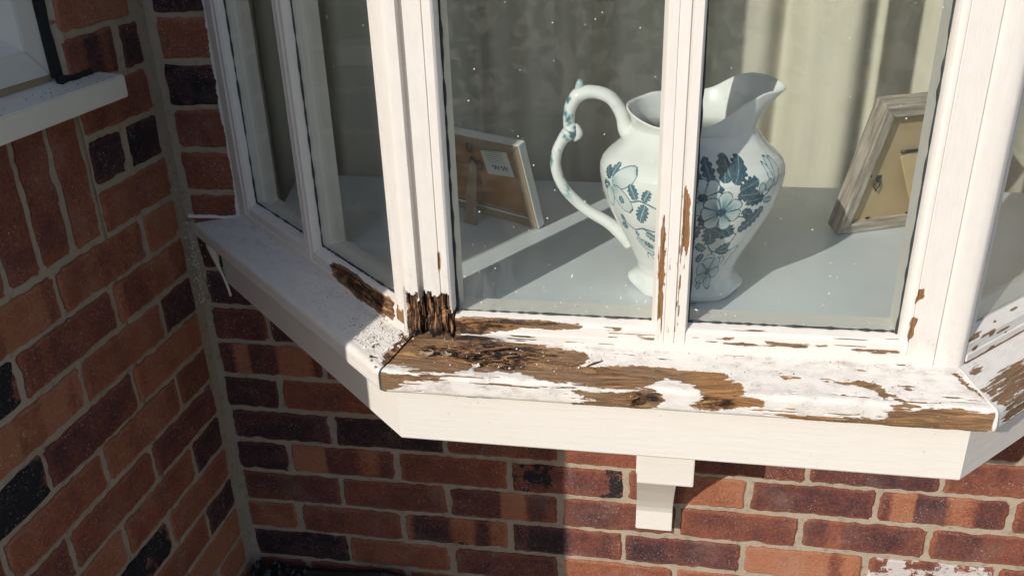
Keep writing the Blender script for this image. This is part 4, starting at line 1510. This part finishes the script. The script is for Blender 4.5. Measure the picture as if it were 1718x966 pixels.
# ------------------------------------------------------------------ china jug
JX, JY, JZ = .7525, -.262, .5412
HS = .94
JP = np.array([(0, .060), (.003, .067), (.007, .0705), (.012, .0705), (.018, .067), (.028, .0617), (.040, .0640), (.06, .0725), (.08, .0825), (.1, .0925), (.12, .1020), (.135, .1075), (.15, .1115), (.163, .1138), (.173, .1150), (.182, .1145), (.19, .1115), (.198, .1050), (.205, .0970), (.212, .0900), (.220, .0835), (.232, .0765)])


def jug_ink(U, H):
    """U: arc along the front, H: height; returns ink 0..1"""
    ink = np.zeros_like(U)
    n1 = vn(U * 900, H * 900, 3)
    k = .105

    def flower(a, h, R, n, rot, dark=.35, sq=1.0):
        nonlocal ink
        du, dh = U - a * k, (H - h) / sq
        r = np.hypot(du, dh)
        th = np.arctan2(dh, du)
        ph = np.mod((th - rot) * n / (2 * math.pi), 1.0)
        pet = np.abs(ph - .5) * 2            # 0 mid petal, 1 between
        b = R * (.70 + .30 * np.sqrt(np.clip(1 - pet ** 2, 0, 1)) + .06 * np.sin(th * 5 + rot * 7))
        ins = r < b
        st = vn(th * 14, r * 0 + rot, 5)
        v = dark * (.25 + .9 * st) * sstep(1.05, .1, r / b) + .12
        v = np.where(pet > .86, .78, v)
        v = np.where(r > b - .0013, .82, v)
        v = np.where(r < R * .22, .75 + .3 * n1, v)
        ink = np.where(ins, v, ink)

    def leaf(a, h, L, ang, W=.45, lobes=3, dark=.62):
        nonlocal ink
        L = L * .80
        lobes = lobes + 1
        du, dh = U - a * k, H - h
        x = du * math.cos(ang) + dh * math.sin(ang)
        y = -du * math.sin(ang) + dh * math.cos(ang)
        t = x / L
        env = W * L * np.sqrt(np.clip(t * (1 - t), 0, 1)) * (.62 + .38 * np.abs(np.sin(t * math.pi * lobes)))
        ins = (t > 0) & (t < 1) & (np.abs(y) < env)
        v = dark + .25 * (vn(x * 500, y * 900, 9) - .3) - .3 * (np.abs(y) < .0006)
        v = np.where(np.abs(y) > env - .0010, .92, v)
        ink = np.where(ins, v, ink)

    def petal(a, h, L, ang, W=.5, dark=.12):
        nonlocal ink
        du, dh = U - a * k, H - h
        x = du * math.cos(ang) + dh * math.sin(ang)
        y = -du * math.sin(ang) + dh * math.cos(ang)
        t = x / L
        env = W * L * np.sqrt(np.clip(t * (1.02 - t), 0, 1))
        ins = (t > 0) & (t < 1) & (np.abs(y) < env)
        v = dark + .5 * sstep(.45, .0, t) * vn(y * 1400, x * 60, 4) + .3 * sstep(.8, 1, t) * vn(y * 900, x * 100, 6)
        v = np.where((np.abs(y) > env - .0011) | (t > .95), .8, v)
        ink = np.where(ins, v, ink)

    def stem(pts, wdt=.0009, v=.8):
        nonlocal ink
        P = spline([(a * k, h) for a, h in pts], 14)
        for i in range(len(P) - 1):
            (x0, y0), (x1, y1) = P[i], P[i + 1]
            dx, dy = x1 - x0, y1 - y0
            t = np.clip(((U - x0) * dx + (H - y0) * dy) / (dx * dx + dy * dy + 1e-12), 0, 1)
            d = np.hypot(U - x0 - t * dx, H - y0 - t * dy)
            ink = np.where(d < wdt, v, ink)

    # stems first
    stem([(.30, .11), (.24, .098), (.30, .083), (.42, .078), (.56, .086), (.62, .102), (.55, .105)])
    stem([(.34, .08), (.40, .066), (.414, .052)])
    stem([(.42, .078), (.62, .076), (.80, .082), (.74, .062), (.72, .052)], .0008)
    stem([(-.90, .15), (-.72, .142), (-.56, .146), (-.38, .14)])
    stem([(-.86, .108), (-.74, .102), (-.6, .107), (-.42, .105), (-.3, .11)])
    stem([(-.6, .107), (-.48, .10), (-.44, .085)])
    stem([(-.7, .06), (-.66, .068), (-.56, .058), (-.5, .05)], .0007)
    stem([(.60, .145), (.78, .148), (.92, .156), (1.0, .166)])
    stem([(.80, .149), (.80, .158)])
    stem([(.45, .13), (.62, .128), (.8, .118)])
    # dark leaves round the big blossom
    for a, h, L, ang, W, lo in [(.20, .176, .030, 1.9, .7, 3), (.33, .174, .036, 1.35, .7, 3), (.44, .172, .040, 1.0, .7, 4), (.50, .164, .034, .35, .75, 3), (.48, .158, .036, -.05, .6, 3),
                                (.60, .148, .034, .05, .6, 3), (.58, .138, .026, -.6, .7, 3), (.40, .120, .030, -.9, .75, 3), (.22, .118, .036, -1.3, .8, 3), (.26, .116, .034, -.6, .6, 3), (.10, .12, .030, -1.9, .6, 3),
                                (.90, .136, .052, -2.35, .55, 5), (.08, .178, .026, 2.4, .7, 3), (.40, .178, .030, 1.6, .5, 3)]:
        leaf(a, h, L, ang, W, lo, .80)
    leaf(.02, .150, .030, -.3, .7, 3, .78)
    leaf(.10, .135, .034, -.9, .7, 3, .8)
    leaf(.20, .150, .03, 1.2, .8, 3, .8)
    flower(.11, .158, .024, 7, .4, .28)
    flower(.33, .138, .0255, 7, .1, .6)
    # left blossom
    leaf(-1.02, .164, .022, 2.2, .9, 3, .75)
    leaf(-1.03, .156, .022, 3.4, .9, 3, .75)
    leaf(-.98, .168, .022, 1.3, .8, 3, .6)
    petal(-.98, .158, .044, .55, .55)
    petal(-.98, .156, .040, -.75, .6)
    petal(-1.02, .155, .030, -1.9, .6)
    # sprays on the left
    leaf(-.62, .146, .026, 1.9, .75, 3, .6)
    leaf(-.52, .146, .022, 1.1, .7, 3, .6)
    leaf(-.50, .142, .036, -2.0, .6, 4, .6)
    leaf(-.86, .146, .013, -1.2, .9, 2, .6)
    leaf(-.33, .170, .020, .6, .8, 3, .6)
    leaf(-.88, .108, .016, 2.0, .7, 3, .6)
    leaf(-.88, .106, .018, 3.6, .8, 3, .7)
    leaf(-.74, .100, .010, -1.3, .9, 2, .6)
    leaf(-.58, .100, .026, -.4, .55, 3, .5)
    petal(-.78, .090, .034, -.75, .4)
    petal(-.72, .086, .032, -.45, .42)
    leaf(-.66, .084, .020, -.35, .5, 2, .75)
    # tulip and buds on the right
    petal(.99, .160, .034, 1.45, .42)
    petal(1.02, .160, .034, 1.25, .38)
    petal(.96, .160, .030, 1.75, .3)
    petal(.80, .155, .014, 1.6, .8, .3)
    petal(.86, .157, .016, 1.0, .7, .3)
    leaf(.86, .146, .022, -.2, .6, 3, .45)
    # lower sprays
    leaf(.40, .078, .030, .45, .6, 3, .7)
    leaf(.44, .078, .026, -.1, .6, 3, .7)
    leaf(.24, .082, .022, 2.6, .8, 3, .65)
    leaf(.22, .076, .020, -2.0, .8, 3, .6)
    petal(.40, .054, .022, 1.9, .8, .05)
    petal(.45, .054, .022, .5, .8, .05)
    flower(.40, .046, .025, 6, .3, .55)
    leaf(.30, .030, .016, -2.4, .8, 3, .45)
    return np.clip(ink, 0, 1)


def jug():
    t = empty("jug", (JX, JY, JZ))
    tag(t, "tall white china jug with blue flowers standing behind the centre mullion", "jug")
    # angles: dense towards the window
    a = np.concatenate([np.linspace(-1.9, 1.9, 560, endpoint=False), np.linspace(1.9, 2 * math.pi - 1.9, 150, endpoint=False)])
    hb = np.concatenate([np.linspace(0, .03, 40, endpoint=False), np.linspace(.03, .232, 215, endpoint=False)])
    na = len(a)
    rim_x = np.sin(a)                        # +1 at the spout side
    from_ = np.cos(a)                        # +1 towards the window
    sp = np.clip(rim_x, 0, 1)
    bk = np.clip(-rim_x, 0, 1)
    # rim outline in plan and height: (angle, radius, height)
    RT = [(-180, .086, .2455), (-142, .083, .2478), (-125, .0825, .2445), (-107, .0805, .2440), (-90, .0835, .2435), (-61, .0835, .2350), (-36, .0815, .2260), (-10, .0770, .2240), (11, .0740, .2262), (26, .0715, .2340), (51, .0720, .2500), (74, .0860, .2622), (90, .1095, .2625), (113, .1030, .2700), (137, .1030, .2715), (149, .0950, .2660), (163, .0885, .2505), (180, .086, .2455)]
    adeg = np.degrees(np.mod(a + math.pi, 2 * math.pi) - math.pi)
    RA = np.array(RT, float)
    dd = np.arange(-360, 721, 1.0)
    def per(col):
        base = np.interp(np.mod(dd + 180, 360) - 180, RA[:, 0], RA[:, col])
        g = np.exp(-(np.arange(-18, 19) / 7.0) ** 2)
        g /= g.sum()
        sm = np.convolve(base, g, 'same')
        return np.interp(adeg, dd, sm)
    Rr, Zr = per(1), per(2)
    Rd = .74
    rows, hs = [], []
    for h in hb:
        r = np.interp(h, JP[:, 0], JP[:, 1])
        foot = sstep(.030, .006, np.array(h))
        lob = 1 + .055 * foot * np.cos(4 * a + .5) + .02 * foot * np.cos(8 * a)
        rib = 1 + .006 * np.cos(11 * a) * sstep(.185, .21, np.array(h))
        R_ = r * lob * rib
        dep = .88 - .16 * sstep(.18, .232, np.array(h))
        zoff = .004 * foot * np.cos(4 * a + .5) * sstep(0.0, .004, np.array(h))
        rows.append(np.stack([JX + R_ * np.sin(a), JY - dep * R_ * np.cos(a), JZ + HS * h + zoff], -1))
        hs.append(np.full(na, h))
    nb = len(rows)
    rn = .0765
    NR_ = 46
    for i in range(NR_ + 1):
        q = i / NR_
        ql = q ** 1.6
        R_ = rn * (1 + .006 * np.cos(11 * a)) * (1 - ql) + Rr * ql
        z = HS * .232 * (1 - q) + Zr * q
        rows.append(np.stack([JX + R_ * np.sin(a), JY - Rd * R_ * np.cos(a), JZ + z], -1))
        hs.append(np.full(na, .232 + .03 * q))
    # rolled lip and inside
    for i in range(1, 5):
        q = i / 4
        R_ = Rr + .0012 * math.sin(q * math.pi) - .004 * q
        rows.append(np.stack([JX + R_ * np.sin(a), JY - Rd * R_ * np.cos(a), JZ + Zr + .0022 * math.sin(q * math.pi)], -1))
        hs.append(np.full(na, .27))
    for i in range(1, 31):
        q = i / 30
        ql = (1 - q) ** 1.6
        R_ = (Rr - .004) * ql + (rn - .004) * (1 - ql)
        z = Zr * (1 - q) + HS * .232 * q
        rows.append(np.stack([JX + R_ * np.sin(a), JY - Rd * R_ * np.cos(a), JZ + z], -1))
        hs.append(np.full(na, .27))
    for h in np.linspace(.228, .02, 24):
        r = np.interp(h, JP[:, 0], JP[:, 1]) - .005
        dep = .88 - .16 * sstep(.18, .232, np.array(h))
        rows.append(np.stack([JX + r * np.sin(a), JY - dep * r * np.cos(a), JZ + HS * h + 0 * a], -1))
        hs.append(np.full(na, .27))
    P = np.stack(rows)
    H = np.stack(hs)
    A = np.mod(np.repeat(a[None], len(rows), 0) + math.pi, 2 * math.pi) - math.pi
    ink = np.zeros_like(H)
    ink[:nb] = jug_ink(A[:nb] * .105, H[:nb] * HS)
    o = grid_mesh("jug_body", P, dict(ink=ink), M['china'], t, wrap_u=True, caps=True)
    fix_normals(o)
    # handle
    hp = [(.6800, .7445), (.6695, .7538), (.6625, .7745), (.6485, .7925), (.6278, .7990), (.6091, .7947), (.5995, .7795), (.5975, .7615), (.5995, .7500), (.5890, .7370), (.5810, .7180), (.5815, .6944), (.5934, .6700), (.6187, .6455), (.6477, .6280), (.6640, .6150), (.6800, .5980)]
    hp = [(x, JY, z + .001) for x, z in hp]
    n = 150
    Q = spline(hp, n)
    rr = np.interp(np.linspace(0, 16, n), [0, .7, 1.5, 3, 4, 5, 6, 7, 7.7, 8.4, 9, 10, 11, 12, 13, 14, 15, 16], [.008, .0115, .0085, .0078, .008, .0092, .0080, .0072, .0092, .0095, .0072, .0070, .0068, .0066, .0068, .0074, .0085, .0095])
    seg = 20
    s_ = np.linspace(0, 16, n)
    ang = np.arange(seg) / seg * 2 * math.pi
    out = np.clip(.4 + 1.4 * np.cos(ang + math.pi)[None] * 1.0, 0, 1)
    dab = fbm(np.repeat(s_[:, None] * 2.2, seg, 1), np.repeat(ang[None] * .8, n, 0), 3, 66)
    win = sstep(2.2, 3.4, s_) * sstep(13.0, 11.5, s_)
    ink_h = np.clip((dab - .56) * 5, 0, .7) * win[:, None]
    tube("jug_handle", Q, list(rr), M['china'], t, seg=seg, flat=1.25, attrs=dict(ink=ink_h))
    # finial knob on the handle and the scroll inside it
    fk = spline([(.6105, JY, .797), (.6108, JY, .805), (.6112, JY, .812), (.6114, JY, .8165)], 10)
    tube("handle_finial", fk, [.0085, .0075, .0065, .0058, .0054, .0050, .0045, .0038, .0026, .0008], M['china'], t, seg=14, attrs=dict(ink=np.repeat(np.linspace(.1, .55, 10)[:, None], 14, 1)))
    fk = spline([(.600, JY, .757), (.6065, JY, .7525), (.6095, JY, .7455), (.6035, JY, .7375)], 12)
    tube("handle_scroll", fk, [.004, .0058, .0065, .0066, .0064, .0062, .006, .0056, .005, .0044, .0036, .002], M['china'], t, seg=12, attrs=dict(ink=np.zeros((12, 12))))


jug()

# ------------------------------------------------------------------ picture frames, seen from behind
def frame_matrix(B, h, lean):
    """local x along the bottom edge, z up the leaning back, y out of the back (towards the window)"""
    hx = Vector((h[0], h[1], 0)).normalized()
    g = Vector((hx.y, -hx.x, 0))                # towards the window
    up = (Vector((0, 0, 1)) * math.cos(lean) + g * math.sin(lean)).normalized()
    nb = hx.cross(up).normalized()              # points to the window side
    if nb.dot(g) < 0:
        nb = -nb
    m = Matrix((hx, nb, up)).transposed().to_4x4()
    m.translation = Vector(B)
    return m


def member(name, pts, y0, y1, mat, t, mw, bevel=.0008, grain=None):
    """pts polygon in local (x,z) extruded from y0 to y1; grain: axis angle of the member"""
    c = Vector((sum(p[0] for p in pts) / len(pts), 0, sum(p[1] for p in pts) / len(pts)))
    rot = Matrix.Rotation(-(grain or 0.0), 4, 'Y')
    inv = rot.inverted()
    V = []
    for y in (y0, y1):
        for x, z in pts:
            V.append(tuple(inv @ (Vector((x, y, z)) - c)))
    n = len(pts)
    Fc = [tuple(range(n)), tuple(range(2 * n - 1, n - 1, -1))] + [(i, (i + 1) % n, n + (i + 1) % n, n + i) for i in range(n)]
    o = mesh(name, V, Fc, mat, t)
    fix_normals(o)
    if bevel:
        bm = bmesh.new(); bm.from_mesh(o.data)
        bmesh.ops.bevel(bm, geom=bm.edges[:], offset=bevel, segments=1, affect='EDGES')
        bm.to_mesh(o.data); bm.free()
    o.matrix_basis = mw @ Matrix.Translation(c) @ rot
    return o


def ring(t, mw, x0, x1, z0, z1, fw, y0, y1, mat, name="frame_rail"):
    g = .0002
    member(name, [(x0, z0), (x1, z0), (x1 - fw, z0 + fw), (x0 + fw, z0 + fw)], y0, y1, mat, t, mw, grain=0)
    member(name, [(x0, z1), (x1, z1), (x1 - fw, z1 - fw), (x0 + fw, z1 - fw)], y0, y1, mat, t, mw, grain=0)
    member(name, [(x0, z0 + g), (x0 + fw, z0 + fw + g), (x0 + fw, z1 - fw - g), (x0, z1 - g)], y0, y1, mat, t, mw, grain=math.pi / 2)
    member(name, [(x1, z0 + g), (x1 - fw, z0 + fw + g), (x1 - fw, z1 - fw - g), (x1, z1 - g)], y0, y1, mat, t, mw, grain=math.pi / 2)


def wire(name, pts, r, mat, t, mw):
    P = [mw @ Vector(p) for p in pts]
    return tube(name, P, r, mat, t, seg=8)


BZ = .5412
# left: white edged frame with brown back
mw = frame_matrix((.527, -.075, BZ), (.858, -.514), math.radians(17))
t = empty("picture_frame", (.527, -.075, BZ))
tag(t, "small picture frame with white edges, brown hardboard back and strut", "picture frame")
x0, x1, z1 = -.205, 0.0, .152
ring(t, mw, x0, x1, .0005, z1, .016, -.018, -.002, M['white'])
ring(t, mw, x0 + .0012, x1 - .0012, .0017, z1 - .0012, .0145, -.0018, -.0004, M['tape'], "backing_edge")
member("back_panel", [(x0 + .014, .014), (x1 - .014, .014), (x1 - .014, z1 - .014), (x0 + .014, z1 - .014)], -.012, -.0052, M['hard'], t, mw, 0)
ring(t, mw, x0 + .012, x1 - .012, .012, z1 - .012, .011, -.0051, -.0042, M['tape'], "paper_tape")
sx = -.108
Sm = mw @ Matrix.Translation((sx, -.003, .108)) @ Matrix.Rotation(math.radians(26), 4, 'X')
member("strut", [(-.006, 0), (.006, 0), (.015, -.112), (.004, -.122), (-.013, -.112)], -.003, 0.0, M['tape'], t, Sm, .0005)
wire("strut_hinge", [(sx - .010, -.002, .098), (sx, -.001, .113), (sx + .010, -.002, .098)], .0016, M['metal'], t, mw)
for cx, cz in ((-.106, .131), (-.150, .103), (-.094, .100)):
    wire("hanging_hook", [(cx - .006, -.002, cz + .006), (cx - .004, .001, cz - .006), (cx + .004, .001, cz - .006), (cx + .006, -.002, cz + .004), (cx, -.001, cz + .008), (cx - .006, -.002, cz + .006)], .0014, M['metal'], t, mw)
st = member("sticker", [(-.083, .086), (-.026, .090), (-.030, .134), (-.086, .128)], -.0040, -.0036, M['paper'], t, mw, 0)
for r_ in range(6):
    zc = .128 - r_ * .0035
    member("printed_line", [(-.078 + .001 * r_, zc), (-.040, zc + .0025), (-.040, zc + .0017), (-.078 + .001 * r_, zc - .0008)], -.0036, -.0034, M['tape'], t, mw, 0)
def scribble(x, z, s):
    return [(x + s * q, -.0033, z + s * (.35 * math.sin(q * 9) + .25 * math.sin(q * 23)) + s * q * .05) for q in np.linspace(0, 1.6, 26)]
wire("handwriting", scribble(-.068, .1015, .009), .0005, M['print'], t, mw)
wire("handwriting", scribble(-.050, .1025, .009), .0005, M['print'], t, mw)

# right: grey wood frame with tan back
mw = frame_matrix((.982, -.056, BZ), (.91, .416), math.radians(19))
t = empty("picture_frame", (.982, -.056, BZ))
tag(t, "larger grey wood picture frame with tan fibreboard back by the right post", "picture frame")
x0, x1, z1 = 0.0, .172, .222
ring(t, mw, x0, x1, .0005, z1, .017, -.030, .0, M['greywood'])
member("back_panel", [(x0 + .016, .0165), (x1 - .016, .0165), (x1 - .016, z1 - .0165), (x0 + .016, z1 - .0165)], -.016, -.010, M['mdf'], t, mw, 0)
Sm = mw @ Matrix.Translation((.086, -.009, .135)) @ Matrix.Rotation(math.radians(20), 4, 'X') @ Matrix.Rotation(math.radians(-22), 4, 'Y')
member("strut", [(-.024, .004), (.024, .004), (.024, -.135), (-.024, -.150)], -.0035, 0.0, M['mdf'], t, Sm, .0005)
wire("strut_hinge", [(.060, -.0085, .139), (.112, -.0085, .139)], .0022, M['metal'], t, mw)
for cx, cz, rz in ((.040, .088, .3), (.086, .192, .1)):
    wire("hanging_hook", [(cx - .003, -.009, cz + .008), (cx - .006, -.006, cz - .004), (cx - .001, -.004, cz - .012), (cx + .004, -.006, cz - .004), (cx + .003, -.009, cz + .008)], .0012, M['metal'], t, mw)
    member("hook_plate", [(cx - .004, cz), (cx + .004, cz), (cx + .004, cz + .012), (cx - .004, cz + .012)], -.0098, -.0085, M['metal'], t, mw, .0004)
for cx, cz in ((.024, .100), (.050, .020), (.120, .020), (.020, .19)):
    member("retaining_clip", [(cx - .003, cz - .0016), (cx + .003, cz - .0016), (cx + .003, cz + .0016), (cx - .003, cz + .0016)], -.0098, -.0082, M['metal'], t, mw, .0004)
